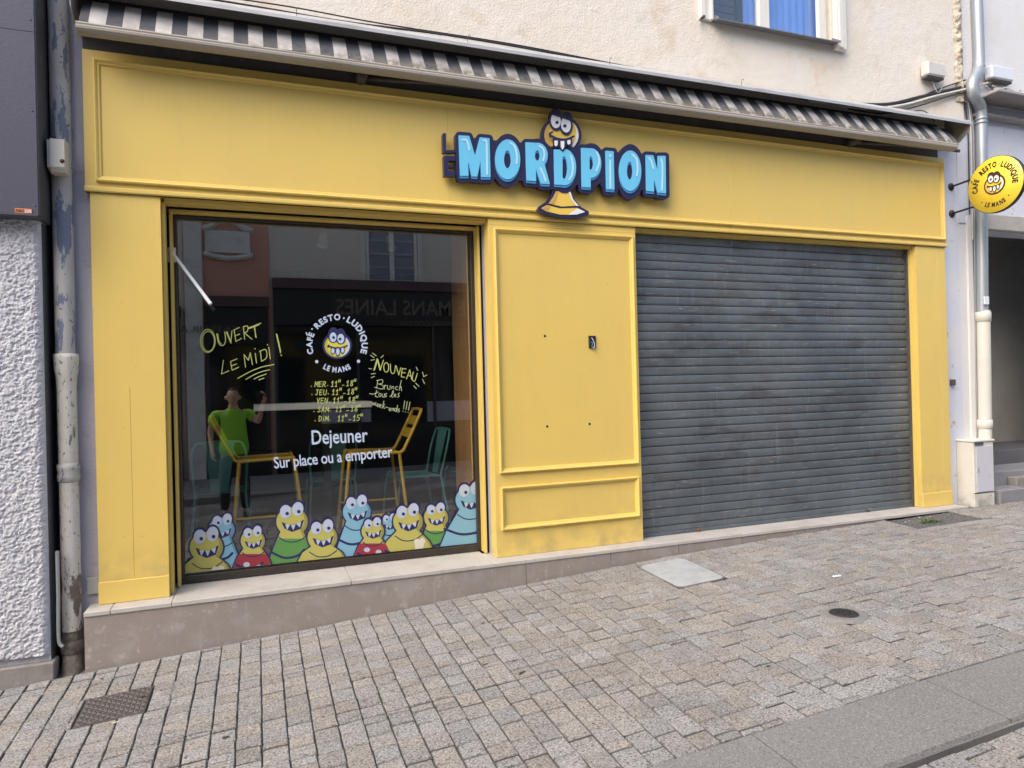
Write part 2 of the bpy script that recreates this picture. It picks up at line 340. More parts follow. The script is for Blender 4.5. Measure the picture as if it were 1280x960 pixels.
def contours(f, box, step):
    x0, y0, x1, y1 = box; xs = np.arange(x0-step, x1+2*step, step); ys = np.arange(y0-step, y1+2*step, step)
    XX, YY = np.meshgrid(xs, ys); D = f(XX, YY)+1e-7; D[0, :] = D[-1, :] = 1; D[:, 0] = D[:, -1] = 1
    ins = D < 0; code = ins[:-1, :-1]*1+ins[:-1, 1:]*2+ins[1:, 1:]*4+ins[1:, :-1]*8
    nxt = {}; pos = {}
    T = {1: [(3, 0)], 2: [(0, 1)], 3: [(3, 1)], 4: [(1, 2)], 5: [(3, 0), (1, 2)], 6: [(0, 2)], 7: [(3, 2)], 8: [(2, 3)], 9: [(2, 0)], 10: [(0, 1), (2, 3)], 11: [(2, 1)], 12: [(1, 3)], 13: [(1, 0)], 14: [(0, 3)]}
    def key(i, j, e): return ((i, j, 0), (i, j+1, 1), (i+1, j, 0), (i, j, 1))[e]
    def pt(k):
        if k in pos: return
        i, j, h = k
        a = D[i, j]; b = D[i, j+1] if h == 0 else D[i+1, j]; t = min(max(a/(a-b), .02), .98)
        pos[k] = (xs[j]+t*step, ys[i]) if h == 0 else (xs[j], ys[i]+t*step)
    for i, j in zip(*np.nonzero((code > 0) & (code < 15))):
        i, j = int(i), int(j)
        for a, b in T[int(code[i, j])]:
            ka, kb = key(i, j, a), key(i, j, b); pt(ka); pt(kb); nxt[ka] = kb
    loops = []
    while nxt:
        s0 = next(iter(nxt)); k = s0; L = []
        while k in nxt: L.append(pos[k]); k = nxt.pop(k)
        if len(L) >= 3: loops.append(L)
    return loops
def simplify(L, tol):
    P = np.array(L); n = len(P)
    if n < 8: return L
    keep = np.zeros(n, bool); k0 = 0; k1 = int(np.argmax(((P-P[0])**2).sum(1))); keep[[k0, k1]] = True
    st = [(k0, k1), (k1, n)]
    while st:
        a, b = st.pop()
        if b-a < 2: continue
        A = P[a]; B = P[b % n]; d = B-A; l = math.hypot(*d)+1e-12; Q = P[a+1:b]-A
        dist = np.abs(Q[:, 0]*d[1]-Q[:, 1]*d[0])/l; i = int(dist.argmax())
        if dist[i] > tol: keep[a+1+i] = True; st += [(a, a+1+i), (a+1+i, b)]
    return [tuple(p) for p in P[keep]]
def area(L): return .5*sum(L[i][0]*L[(i+1) % len(L)][1]-L[(i+1) % len(L)][0]*L[i][1] for i in range(len(L)))
def inside(p, L):
    c = False; n = len(L)
    for i in range(n):
        a, b = L[i], L[(i+1) % n]
        if (a[1] > p[1]) != (b[1] > p[1]) and p[0] < (b[0]-a[0])*(p[1]-a[1])/(b[1]-a[1])+a[0]: c = not c
    return c
def layer(name, f, box, step, to3, mat, parent, back=None, thick=0, tol=None):
    """f drawn on box -> mesh through to3(u,v,depth); thick > 0 gives it sides"""
    LL = [simplify(l, tol or step*.18) for l in contours(f, box, step)]
    LL = [l for l in LL if len(l) >= 3 and abs(area(l)) > step*step*.5]
    if not LL: return None
    big = [l for l in LL if sum(inside(l[0], q) for q in LL if q is not l) % 2 == 0]
    holes = [l for l in LL if l not in big]
    mb = MB()
    for o in big:
        hs = [h for h in holes if inside(h[0], o) and not any(q is not o and inside(q[0], o) and inside(h[0], q) for q in big)]
        grp = [o]+hs; flatp = [p for g in grp for p in g]
        tri = tessellate_polygon([[Vector((p[0], p[1], 0)) for p in g] for g in grp])
        vs = [to3(p[0], p[1], 0) for p in flatp]; mb.add(vs, [tuple(t) for t in tri])
        if thick:
            for g in grp:
                a = [to3(p[0], p[1], 0) for p in g]; b = [to3(p[0], p[1], thick) for p in g]; n = len(g)
                mb.add(a+b, [(i, (i+1) % n, n+(i+1) % n, n+i) for i in range(n)])
    return mb.build(name, mat, parent)
def plane_map(Y, sx=1, ox=0, oy=0):
    """drawing units -> photograph pixels -> the vertical plane Y; depth goes back into the wall"""
    def f(u, v, d):
        p = at(ox+u/sx, oy+v/sx, Y); return Vector((p.x, Y+d, p.z))
    return f
FC = {}
def glyphs(text, bold=0.0, spacing=1.0):
    k = (text, bold, spacing)
    if k not in FC:
        c = bpy.data.curves.new('t', 'FONT'); c.body = text; c.offset = bold; c.resolution_u = 3; c.space_character = spacing
        o = bpy.data.objects.new('t', c); COL.objects.link(o); dg = bpy.context.evaluated_depsgraph_get()
        me = bpy.data.meshes.new_from_object(o.evaluated_get(dg))
        v = np.array([tuple(q.co)[:2] for q in me.vertices]); fs = [tuple(p.vertices) for p in me.polygons]
        bpy.data.objects.remove(o); bpy.data.curves.remove(c); bpy.data.meshes.remove(me); FC[k] = (v, fs)
    return FC[k]
def text_into(mb, text, bold, fit, to3, spacing=1.0):
    """fit: (ax,ay,bx,by,height,shear): baseline from a to b in drawing units"""
    v, fs = glyphs(text, bold, spacing); x0, x1 = v[:, 0].min(), v[:, 0].max(); ax, ay, bx, by, h = fit[:5]; sh = fit[5] if len(fit) > 5 else 0
    cap = glyphs('H', bold)[0][:, 1].max(); W_ = math.hypot(bx-ax, by-ay); ex, ey = (bx-ax)/W_, (by-ay)/W_
    vs = []
    for x, y in v:
        s = (x-x0)/(x1-x0)*W_; t = y/cap*h; s += sh*t
        vs.append(to3(ax+ex*s+ey*t, ay+ey*s-ex*t, 0))
    mb.add(vs, fs)
def ring_text(mb, text, bold, cx, cy, r, a0, a1, h, to3, inner=False, flipy=1, wid=None):
    """letters around a circle, clockwise on top (or reading left to right below when inner)"""
    ws = []
    for ch in text:
        if ch == ' ': ws.append(.30)
        else:
            g = glyphs(ch, bold)[0]; ws.append(g[:, 0].max()-g[:, 0].min()+.12)
    tot = sum(ws); p = 0; cap = glyphs('H', bold)[0][:, 1].max()
    for ch, w_ in zip(text, ws):
        a = radians(a0+(a1-a0)*(p+w_/2)/tot); k = abs(radians(a1-a0))*r/tot; p += w_
        if ch == ' ': continue
        v, fs = glyphs(ch, bold); xm = (v[:, 0].min()+v[:, 0].max())/2; vs = []
        yo = cap/2
        for x, y in v:
            dt = (x-xm)*k; dr = (y-yo)/cap*h
            # a measured clockwise from 12 o'clock
            if not inner: rr, an = r+dr, a; tx, ty = cos(an), sin(an); rx, ry = sin(an), -cos(an)
            else: rr, an = r-dr, a; tx, ty = -cos(an), -sin(an); rx, ry = sin(an), -cos(an)
            vs.append(to3(cx+rx*rr+tx*dt, cy+flipy*(ry*rr+ty*dt), 0))
        mb.add(vs, fs)
# ================================================================== SETTING: street and paving
def sheet(name, xs, ys, off, mat, kind='structure', parent=None):
    mb = MB(); n = len(ys)
    vs = [(x, y, ground(x, y)+off-(.07 if -2.843 < y < -2.805 and not parent else 0)) for x in xs for y in ys]
    mb.add(vs, [(i*n+j, (i+1)*n+j, (i+1)*n+j+1, i*n+j+1) for i in range(len(xs)-1) for j in range(n-1)])
    o = mb.build(name, mat, parent)
    if not parent: tag(o, kind=kind)
    return o
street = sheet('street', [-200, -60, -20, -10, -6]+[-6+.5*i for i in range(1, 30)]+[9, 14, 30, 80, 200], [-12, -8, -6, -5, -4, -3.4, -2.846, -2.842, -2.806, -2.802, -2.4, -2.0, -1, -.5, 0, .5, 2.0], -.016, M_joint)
UNIT = []
def unit_sett(seed):
    r = random.Random(seed); j = lambda a: r.uniform(-a, a)
    c = [(-.5+j(.02), -.5+j(.02)), (.5+j(.02), -.5+j(.02)), (.5+j(.02), .5+j(.02)), (-.5+j(.02), .5+j(.02))]
    vs = [(x, y, -.028) for x, y in c]+[(x, y, -.0055) for x, y in c]+[(x*.93, y*.93, j(.0012)) for x, y in c]
    fs = [(i, (i+1) % 4, 4+(i+1) % 4, 4+i) for i in range(4)]+[(4+i, 4+(i+1) % 4, 8+(i+1) % 4, 8+i) for i in range(4)]+[(8, 9, 10, 11)]
    return np.array(vs), fs
UNIT = [unit_sett(i) for i in range(14)]
UM = []
for k, (v, f) in enumerate(UNIT):
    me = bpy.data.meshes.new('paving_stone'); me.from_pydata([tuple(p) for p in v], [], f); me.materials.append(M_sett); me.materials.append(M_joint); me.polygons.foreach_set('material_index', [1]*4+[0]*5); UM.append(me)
HATCH = (2.672, 3.088, -.778, -.212); GRATE = (-.905, -.57, -.84, -.515); PATCH = (5.30, 6.12, -.47, -.12)
def blocked(x, y, hx, hy):
    for a, b, c, d in (HATCH, GRATE, PATCH):
        if x+hx > a and x-hx < b and y+hy > c and y-hy < d: return True
    return False
setts = []
w0 = .1135
def cut_for(y0, y1, x, hw):
    """split a run so that it stops at the covers let into the paving"""
    out = [(y0, y1)]
    for a, b, c, d in (HATCH, GRATE, PATCH):
        if x+hw > a and x-hw < b:
            nn = []
            for p, q in out:
                if q <= c or p >= d: nn.append((p, q))
                else:
                    if p < c-.02: nn.append((p, c))
                    if q > d+.02: nn.append((d, q))
            out = nn
            for u0, u1 in ((x-hw, a), (b, x+hw)):
                if u1-u0 > .02 and u0 >= x-hw-1e-6 and u1 <= x+hw+1e-6:
                    yy = d
                    while yy > c+.02:
                        L = min(.1, yy-c); setts.append(((u0+u1)/2, yy-L/2, u1-u0, L)); yy -= L
    return [o for o in out if o[1]-o[0] > .02]
def run(x, hw, ya, yb, mean, phase):
    """ya > yb: setts laid from the wall outwards"""
    for (lo, hi) in cut_for(yb, ya, x, hw):
        y = hi; first = True
        while y > lo+.012:
            L = mean*random.uniform(.86, 1.14) if random.random() > .07 else mean*.5
            if first and hi == ya: L *= phase
            first = False
            if y-L < lo+.03: L = y-lo
            setts.append((x, y-L/2, 2*hw, L)); y -= L
k = -40
while True:
    x = -.47+w0*(k+.5); k += 1
    if x > 10.5: break
    if x < -3.2: continue
    run(x, w0/2, -.135, -1.235, .103, random.choice((.6, .8, 1, 1)))
    for yy in (-1.235-.0525, -1.235-.1575): 
        if not blocked(x, yy, .04, .04): setts.append((x, yy, w0, .105))
    run(x, w0/2, -1.45, -2.385, .128 if x > .9 else .112, random.choice((.5, .5, 1)))
x = -1.0
while x < 6.5:
    w_ = random.uniform(.15, .21); run(x+w_/2, w_/2, -2.845, -3.75, .125, random.choice((.5, 1, .8))); x += w_
def frame_size(x, y):
    p = Vector((x, y, ground(x, y)))-CAM; z = p.dot(CW)
    if z < .5: return -1
    u, v = 640+F_PX*p.dot(CR)/z, 480-F_PX*p.dot(CU)/z
    if u < -10 or u > 1290 or v > 975 or v < 0: return -1
    return 1/z
order = sorted(range(len(setts)), key=lambda i: -frame_size(setts[i][0], setts[i][1]))
top300 = set(order[:300])
JV, JF, JT = [], [], []
for i, (x, y, w_, l_) in enumerate(setts):
    if (x-3.27)**2+(y+1.615)**2 < .115**2: continue
    s_ = random.randrange(14); gap = random.choice((.005, .007, .009)); gw = random.choice((.005, .006, .008))
    z = ground(x, y)+random.uniform(-.0028, .0028); ang = random.gauss(0, .012)
    tx, ty = .04*0+random.gauss(0, .008), .035+random.gauss(0, .008)
    slope = (ground(x+.05, y)-ground(x-.05, y))/.1
    M = Matrix.Translation((x, y, z)) @ Matrix(((1, 0, 0, 0), (0, 1, 0, 0), (slope+tx, ty, 1, 0), (0, 0, 0, 1))) @ Matrix.Rotation(ang, 4, 'Z') @ Matrix.Diagonal((w_-gw, l_-gap, 1, 1))
    if i in top300:
        o = bpy.data.objects.new('paving_stone', UM[s_]); COL.objects.link(o); o.parent = street
        L_ = Matrix.Translation(-ORG[street.name]) @ Matrix.Translation((x, y, z)) @ Matrix.Rotation(math.atan(ty), 4, 'X') @ Matrix.Rotation(-math.atan(slope+tx), 4, 'Y') @ Matrix.Rotation(ang, 4, 'Z') @ Matrix.Diagonal((w_-gw, l_-gap, 1, 1))
        o.matrix_local = L_
    else:
        v, f = UNIT[s_]; b = len(JV)*12; A = np.array(M); vv = v @ A[:3, :3].T + A[:3, 3]; JV.append(vv)
        JF += [tuple(q+b for q in g) for g in f]; JT += [random.random()]*12
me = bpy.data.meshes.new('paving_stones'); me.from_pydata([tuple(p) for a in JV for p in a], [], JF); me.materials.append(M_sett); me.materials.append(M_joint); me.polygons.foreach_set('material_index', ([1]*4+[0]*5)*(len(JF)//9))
at_ = me.attributes.new('tone', 'FLOAT', 'POINT'); at_.data.foreach_set('value', JT)
tag(link_mesh('paving_stones', me, street), kind='stuff')
# smooth slabs of the gutter strip and the slot beside them
slab_x = [-3.2, -2.1, -1.05, 0, .98, 1.945, 2.965, 4.0, 5.05, 6.1, 7.2, 8.4, 9.6]
for a, b in zip(slab_x[:-1], slab_x[1:]):
    mb = MB(); g = .003; xs = np.linspace(a+g, b-g, 4)
    for p, q in zip(xs[:-1], xs[1:]):
        z = [ground(p, -2.392), ground(q, -2.392), ground(q, -2.785), ground(p, -2.785)]
        mb.add([(p, -2.392, z[0]), (q, -2.392, z[1]), (q, -2.785, z[2]), (p, -2.785, z[3]), (p, -2.80, z[3]-.03), (q, -2.80, z[2]-.03)], [(0, 1, 2, 3), (3, 2, 5, 4)])
    z0, z1 = ground(a+g, -2.392), ground(a+g, -2.785); mb.add([(a+g, -2.392, z0), (a+g, -2.785, z1), (a+g, -2.785, z1-.05), (a+g, -2.392, z0-.05)], [(0, 1, 2, 3)])
    mb.build('gutter_slab', M_slab, street)
# ================================================================== CAFE BUILDING
cafe = empty('cafe_building', (2.9, .3, 0), 'cream rendered house above the yellow shop front, with one upper window', 'building')
WX0, WX1, WZ0 = at(890, 28, .05).x, at(1040, 60, .05).x, 4.335
mb = MB()
YB, YF = .42, .05
mb.box(-1.04, WX0, YF, YB, 3.722, 7.6).box(WX1, 6.72, YF, YB, 3.722, 7.6).box(WX0, WX1, YF, YB, 3.722, WZ0).box(WX0, WX1, YF, YB, WZ0+1.55, 7.6)
mb.build('upper_wall', M_render, cafe)
mb = MB(); mb.box(-1.04, -.935, .05, .45, -.6, 3.72).box(-.935, -.56, .13, .45, -.6, 3.72).box(-.56, 1.62, .31, .45, 2.50, 3.72).box(-.56, 1.62, .13, .31, 2.525, 3.72).box(1.62, 5.955, .135, .45, 2.52, 3.72)
mb.box(1.633, 2.88, .135, .45, -.6, 2.52).box(2.88, 5.955, .26, .45, -.6, 2.52)
mb.build('lower_wall', M_lilac, cafe)
MB().box(5.955, 6.66, .10, .45, -.4, 3.72).build('wall_pier', M_bluewhite, cafe)
MB().box(-.955, 6.3, .02, .125, 3.393, 3.72).build('awning_back_board', M_housing, cafe)
MB().box(-1.04, 6.72, .42, 9, 7.6, 7.8).build('roof', M_slate, cafe)
MB().box(-1.04, 6.72, 8.8, 9, -.6, 7.6).build('rear_wall', M_render, cafe)
# interior
MB().box(1.6125, 1.6325, .19, .34, 0, 2.50).build('gap_shade_fill', M_black, cafe)  # black fill between trim and panel, the gap's shade put in as colour
RX0, RX1, RY1 = -1.6, 2.8, 4.6
mb = MB().box(RX0-.05, RX0, .45, RY1, -.05, 2.95).box(RX1, RX1+.05, .45, RY1, -.05, 2.95).box(RX0, RX1, RY1, RY1+.05, -.05, 2.95)
mb.build('interior_wall', M_inwall, cafe)
MB().box(RX0, RX1, .36, RY1, -.10, .012).build('interior_floor', M_floor, cafe)
MB().box(RX0, RX1, .45, RY1, 2.86, 2.95).build('interior_ceiling', M_ceil, cafe)
MB().box(1.56, 1.615, .34, .82, .012, 2.86, .004).build('wood_panelling', M_wood, cafe)
MB().box(-.56, -.50, .34, .46, .012, 2.49, .004).build('window_jamb', M_dark, cafe)
# upper window
M_wframe = pmat('aged_white_window_paint', (.72, .70, .64), .55, [(9, 5, .55, .75, (.55, .48, .40), .6, (3, 3, .6)), (30, 5, .62, .72, (.42, .36, .30), .5, (3, 3, .5))])
M_pane_blue = pmat('pane_blue', (.20, .38, .86), .8, [(8, 3, .4, .7, (.28, .47, .95), .6, (3, 1, .2))])  # blue of the upper panes is put into this sheet's colour, not mirrored sky
win = MB().box(WX0, WX1, .10, .14, WZ0+1.5, WZ0+1.55).box(WX0, WX0+.05, .10, .15, WZ0, WZ0+1.5).box(WX1-.05, WX1, .10, .15, WZ0, WZ0+1.5).box(WX0+.05, WX1-.05, .10, .15, WZ0, WZ0+.04).build('window', M_wframe, cafe)
MB().box(4.235, 4.355, .085, .145, WZ0+.04, WZ0+1.5, .008).build('mullion', M_wframe, win)
MB().box(WX0+.05, 4.235, .12, .124, WZ0+.04, WZ0+1.5).build('pane', M_glass2, win)
MB().box(4.355, WX1-.05, .12, .124, WZ0+.04, WZ0+1.5).build('pane', M_glass2, win)
mb = MB()
for i in range(24):
    x = 4.10+.04*i; mb.add([(x, .19+.007*(i % 2), WZ0), (x+.04, .19+.007*((i+1) % 2), WZ0), (x+.04, .19+.007*((i+1) % 2), WZ0+1.55), (x, .19+.007*(i % 2), WZ0+1.55)], [(0, 1, 2, 3)])
mb.build('blue_sheet', M_pane_blue, win)
mb = MB()
for i in range(24): mb.box(WX0, 4.10, .20, .212, WZ0+.065*i, WZ0+.065*i+.058)
mb.build('blind', flat('grey_blind', (.085, .08, .09), .7), win)
MB().box(4.06, 4.12, .16, .20, WZ0, WZ0+1.5).build('blind_edge', flat('brown_wood_edge', (.06, .045, .04), .6), win)
mb = MB().prism_x([(.10, WZ0+.012), (-.045, WZ0-.022), (-.045, WZ0-.03), (.10, WZ0+.004)], WX0-.005, WX1+.0)
for x in (WX0-.008, WX1): mb.prism_x([(.05, WZ0), (-.05, WZ0-.03), (-.05, WZ0-.01), (.05, WZ0+.06)], x, x+.006)
mb.build('window_sill', pmat('grey_zinc_sill', (.20, .20, .23), .5, [(20, 4, .5, .7, (.32, .31, .30), .6)], metal=.3), win)
def surround(x0, x1, z0):
    w_ = x1-x0
    MB().box(x0, x0+w_*.42, .012, .05, z0, WZ0+1.6, .006).box(x0+w_*.42, x0+w_*.72, .024, .05, z0, WZ0+1.6, .004).box(x0+w_*.72, x1, .002, .05, z0-.005, WZ0+1.6, .008).build('window_surround', M_wframe, win)
xl = at(875, 28, .03).x; surround(xl, WX0-.012, WZ0-.01)
xr = at(1056, 60, .03).x
MB().box(WX1+.008, xr, .0, .05, WZ0-.06, WZ0+1.6, .008).box(WX1-.14, WX1-.05, .06, .10, WZ0+.02, WZ0+1.5, .006).box(WX1+.03, xr-.05, -.012, .002, WZ0-.05, WZ0+1.6, .006).build('window_surround', M_wframe, win)
MB().lathe((xl-.0, .0, WZ0-.02), [(0, -.03), (.012, -.03), (.014, 0), (.008, .02)], 8, 'y').build('shutter_stop', M_iron, cafe)
# ================================================================== SHOP FRONT (yellow joinery)
front = empty('shop_front', (2.7, .06, 0), 'yellow painted wooden shop front with mouldings round window and shutter', 'shop front')
FX0, FX1, FZ0, FZ1 = -.955, 6.36, 2.52, 3.39
seams = [FX0, 1.335, 3.80, FX1]
for a, b in zip(seams[:-1], seams[1:]):
    MB().box(a+.0006, b-.0006, 0, .128, FZ0, FZ1, .0012).build('fascia_board', M_yel, front)
def frame_mould(x0, x1, z0, z1, Y, prof, name='moulding', par=None):
    """mitred picture-frame moulding; prof = [(inset, proud)]"""
    c = [(x0, z0, 1, 1), (x1, z0, -1, 1), (x1, z1, -1, -1), (x0, z1, 1, -1)]
    for i in range(4):
        a, b = c[i], c[(i+1) % 4]; n = len(prof)
        vs = [(a[0]+a[2]*d, Y-h, a[1]+a[3]*d) for d, h in prof]+[(b[0]+b[2]*d, Y-h, b[1]+b[3]*d) for d, h in prof]
        MB().add(vs, [(j, j+1, n+j+1, n+j) for j in range(n-1)]).build(name, M_trim, par or front)
PR = [(0, 0), (0, .020), (.008, .024), (.016, .018), (.020, .012), (.030, .010), (.034, .006), (.034, 0)]
frame_mould(-.895, 6.33, 2.583, 3.335, 0.0, PR)
# rim below the fascia
MB().prism_x([(-.004, 2.520), (-.010, 2.528), (-.010, 2.545), (0.0, 2.556), (.03, 2.556), (.03, 2.520)], FX0-.002, FX1+.002).build('fascia_rim', M_trim, front)
# left pilaster
LP0, LP1 = -.932, -.548
PL = MB().box(LP0, LP1, .012, .128, 1.32, 2.52).box(LP0, -.742, .012, .128, 0.0, 1.32).box(-.7405, LP1, .012, .128, 0.0, 1.32).build('pilaster', M_yel, front)
MB().box(LP0-.003, LP1+.003, .002, .0118, 0.0, .135, .003).build('plinth_block', M_trim, front)
MB().box(LP1+.001, -.53, .07, .15, 0.002, 2.505, .002).build('reveal_strip', M_trim, front)
# middle panel
MP0, MP1 = 1.632, 2.876
MB().box(MP0, MP1, .010, .128, 0.0, 2.47, .0015).box(MP0, MP1, .0105, .128, 2.4715, 2.52, .0005).build('centre_panel', M_yel, front)
PR2 = [(0, 0), (0, .022), (.006, .027), (.014, .024), (.020, .014), (.028, .011), (.031, .005), (.031, 0)]
frame_mould(1.669, 2.846, .623, 2.442, .010, PR2)
frame_mould(1.672, 2.842, .202, .520, .010, PR2)
# right pilaster and its stepped reveal
RP0, RP1 = 5.955, 6.350
MB().box(RP0, 6.238, .012, .098, 0.0, 2.52, .0015).box(6.2395, RP1, .0125, .098, 0.0, 2.52, .0015).build('pilaster', M_yel, front)
MB().box(RP0-.003, RP1+.003, .002, .0118, 0.0, .135, .003).build('plinth_block', M_trim, front)
MB().box(RP0-.012, RP0-.001, .055, .128, 0.002, 2.505, .002).build('reveal_strip', M_trim, front)
MB().box(2.88, RP0-.013, .045, .12, 2.496, 2.5195, .001).build('lintel_lining', M_trim, front)
MB().box(-.528, 1.63, .045, .16, 2.498, 2.5195, .001).build('lintel_lining', M_trim, front)
mb = MB()
for (x, y) in ((681, 420), (684, 533), (737, 530)):
    p = at(x, y, .01); mb.lathe((p.x, .0098, p.z), [(.0, -.001), (.009, -.0012), (.010, 0)], 10, 'y')
mb.build('screw_holes', M_black, front)['kind'] = 'stuff'
# dark socket left where something was unscrewed
p = at(740, 427, .01)
sb = empty('socket_plate', (p.x, .009, p.z-.045), 'small black unscrewed plate with loose wires on the yellow centre panel', 'socket plate')
MB().box(p.x-.032, p.x+.028, -.004, .0095, p.z-.05, p.z+.045, .002).build('plate', pmat('black_plate', (.02, .022, .03), .4, [(60, 5, .6, .7, (.25, .3, .4), .6)]), sb)
MB().tube(smooth_pts([(p.x-.01, -.005, p.z+.03), (p.x+.004, -.012, p.z+.0), (p.x+.012, -.010, p.z-.03), (p.x+.0, -.014, p.z-.052)]), .0022, 6).build('wire', M_white, sb)
MB().tube(smooth_pts([(p.x-.02, -.005, p.z-.005), (p.x-.006, -.012, p.z-.012), (p.x-.012, -.012, p.z-.045), (p.x+.02, -.014, p.z-.06)]), .0018, 6).build('wire', flat('blue_wire', (.2, .35, .6), .5), sb)
# ================================================================== PLINTH
pl = empty('stone_plinth', (2.1, -.05, -.2), 'brown stone plinth with pale cap stones under the yellow shop front', 'plinth')
jx = [-.99, 1.81, 2.51, 3.12, 3.74, 4.4, 5.28]
for a, b in zip(jx[:-1], jx[1:]):
    xs = np.linspace(a+.0022, b-.0022, max(2, int((b-a)/.25)+1)); mb = MB(); n = len(xs)
    vs = []
    for x in xs:
        g = ground(x, -.13)-.03; vs += [(x, -.12, g), (x, -.12, -.030), (x, -.05, -.030)]
    mb.add(vs, [(3*i, 3*i+3, 3*i+4, 3*i+1) for i in range(n-1)]+[(3*i+1, 3*i+4, 3*i+5, 3*i+2) for i in range(n-1)])
    for e in (0, n-1):
        x = xs[e]; g = ground(x, -.13)-.03; mb.add([(x, -.12, g), (x, -.12, -.03), (x, .1, -.03), (x, .1, g)], [(0, 1, 2, 3)])
    mb.build('facing_slab', M_plinth, pl)
cx = [-.99, -.85, -.52, .56, 1.58, 1.81, 2.51, 3.74, 4.96, 6.39]
for a, b in zip(cx[:-1], cx[1:]):
    MB().box(a+.001, b-.001, -.128, .34 if b < 1.7 and b > -.8 else .20, -.030, -.001+random.uniform(-.0008, .0008), .004).build('cap_stone', M_cap, pl)
# ================================================================== SHOP WINDOW
sw = empty('shop_window', (.52, .28, 0), 'large dark framed shop window printed with opening hours and cartoon creatures', 'shop window')
GY = .300                                              # outer face of the pane
g00, g10, g11, g01 = at(232, 718, GY), at(597, 680, GY), at(584, 293, GY), at(220, 272, GY)
gx0, gx1 = (g00.x+g01.x)/2, (g10.x+g11.x)/2; gz0, gz1 = (g00.z+g10.z)/2, (g01.z+g11.z)/2
ox0, ox1, oz0, oz1 = -.520, 1.612, .004, 2.492
MB().box(ox0, ox0+.018, .20, .30, oz0, oz1, .002).box(ox1-.018, ox1, .17, .30, oz0, oz1, .002).box(ox0+.018, ox1-.018, .20, .30, oz1-.018, oz1, .002).build('outer_trim', M_trim, sw)
a, b, c, d = ox0+.0185, ox1-.0185, oz0, oz1-.0185
MB().box(a, gx0, .262, .345, c, d, .003).box(gx1, b, .262, .345, c, d, .003).box(gx0, gx1, .2625, .345, c, gz0, .003).box(gx0, gx1, .2625, .345, gz1, d, .003).build('frame', M_dark, sw)
MB().box(gx0+.0005, gx1-.0005, GY, GY+.008, gz0+.0005, gz1-.0005).build('pane', M_glass, sw)
def GM(y, sx=1, ox=0, oy=0): return plane_map(y, sx, ox, oy)
Y1 = GY-.0012
# --- emblem on the glass
Z4 = GM(Y1, 6.4, 370, 380)
mb = MB(); ring_text(mb, 'CAFE', .042, 328, 325, 222, -111, -64, 46, Z4); 
mb.build('lettering', M_decal, sw)
mb = MB(); ring_text(mb, 'RESTO', .042, 328, 325, 222, -52, 8, 48, Z4); ring_text(mb, 'LUDIQUE', .042, 328, 325, 222, 21, 110, 48, Z4); ring_text(mb, 'LE MANS', .042, 328, 325, 200, 212, 148, 42, Z4, inner=True)
mb.build('lettering', M_decal, sw)
layer('lettering', U(d_seg([(89, 248), (82, 230)], 5), d_dot(128, 200, 7), d_dot(383, 113, 7), d_dot(166, 461, 13), d_dot(500, 458, 13)), (60, 90, 530, 490), 2, Z4, M_decal, sw)
def face(par, mp, c, R, mats, tx=0, thick=0):
    """round grinning face emblem; mp(depth) gives the plane map, R its radius in drawing units"""
    out, fill, shade, wh = mats; cx_, cy_ = c; P = lambda x, y: (cx_+x*R, cy_-y*R)
    def e(x, y, rx, ry, a=0): q = P(x, y); return d_ell(q[0], q[1], rx*R, ry*R, a)
    head = U(e(0, 0, 1, .93), e(-.27, .74, .36, .50), e(.23, .66, .35, .50))
    bx = (cx_-1.2*R, cy_-1.4*R, cx_+1.2*R, cy_+1.2*R); st = R/26
    layer('outline', head, bx, st, mp(0), out, par, thick=thick)
    layer('face', e(0, -.02, .86, .78), bx, st, mp(1), fill, par)
    layer('face_shade', SUB(e(0, -.02, .85, .77), e(.16, .05, .86, .80)), bx, st, mp(2), shade, par)
    layer('face_highlight', SUB(e(0, -.02, .85, .77), e(-.14, -.04, .82, .80)), bx, st, mp(2), wh, par)
    layer('eye_rim', U(e(-.28, .60, .34, .44), e(.24, .50, .34, .44), e(-.27, .80, .34, .42), e(.23, .74, .33, .42)), bx, st, mp(3), out, par)
    for t in (e(-.28, .56, .235, .33), e(.24, .46, .235, .33)): layer('eye', t, bx, st, mp(4), wh, par)
    for t in (e(-.25, .54, .10, .10), e(.19, .44, .10, .10)): layer('pupil', t, bx, st*.5, mp(5), out, par)
    m_ = [P(-.62, -.10), P(-.60, .02), P(-.52, -.06), P(-.2, -.16), P(.2, -.18), P(.5, -.10), P(.68, .0)]
    tw = [e(-.30, -.36, .11, .18), e(.04, -.42, .12, .24), e(.36, -.32, .10, .18)]
    layer('mouth', U(d_seg(curve2(m_), .055*R), *[OFF(t, .05*R) for t in tw]), bx, st, mp(3), out, par)
    for t in tw: layer('tooth', t, bx, st, mp(4), wh, par)
def gmp(k): return GM(Y1-.0006*k, 6.4, 370, 380)
em = empty('emblem', (at(422, 430, GY).x, GY, at(422, 430, GY).z)); em.parent = sw; em.location = ORG[em.name]-ORG[sw.name]
M_decy = flat('yellow_vinyl', (.68, .62, .08), .5); M_decy2 = flat('ochre_vinyl', (.50, .42, .05), .5)
face(em, gmp, (330, 332), 118, (M_dk, M_decy, M_decy2, M_decal))
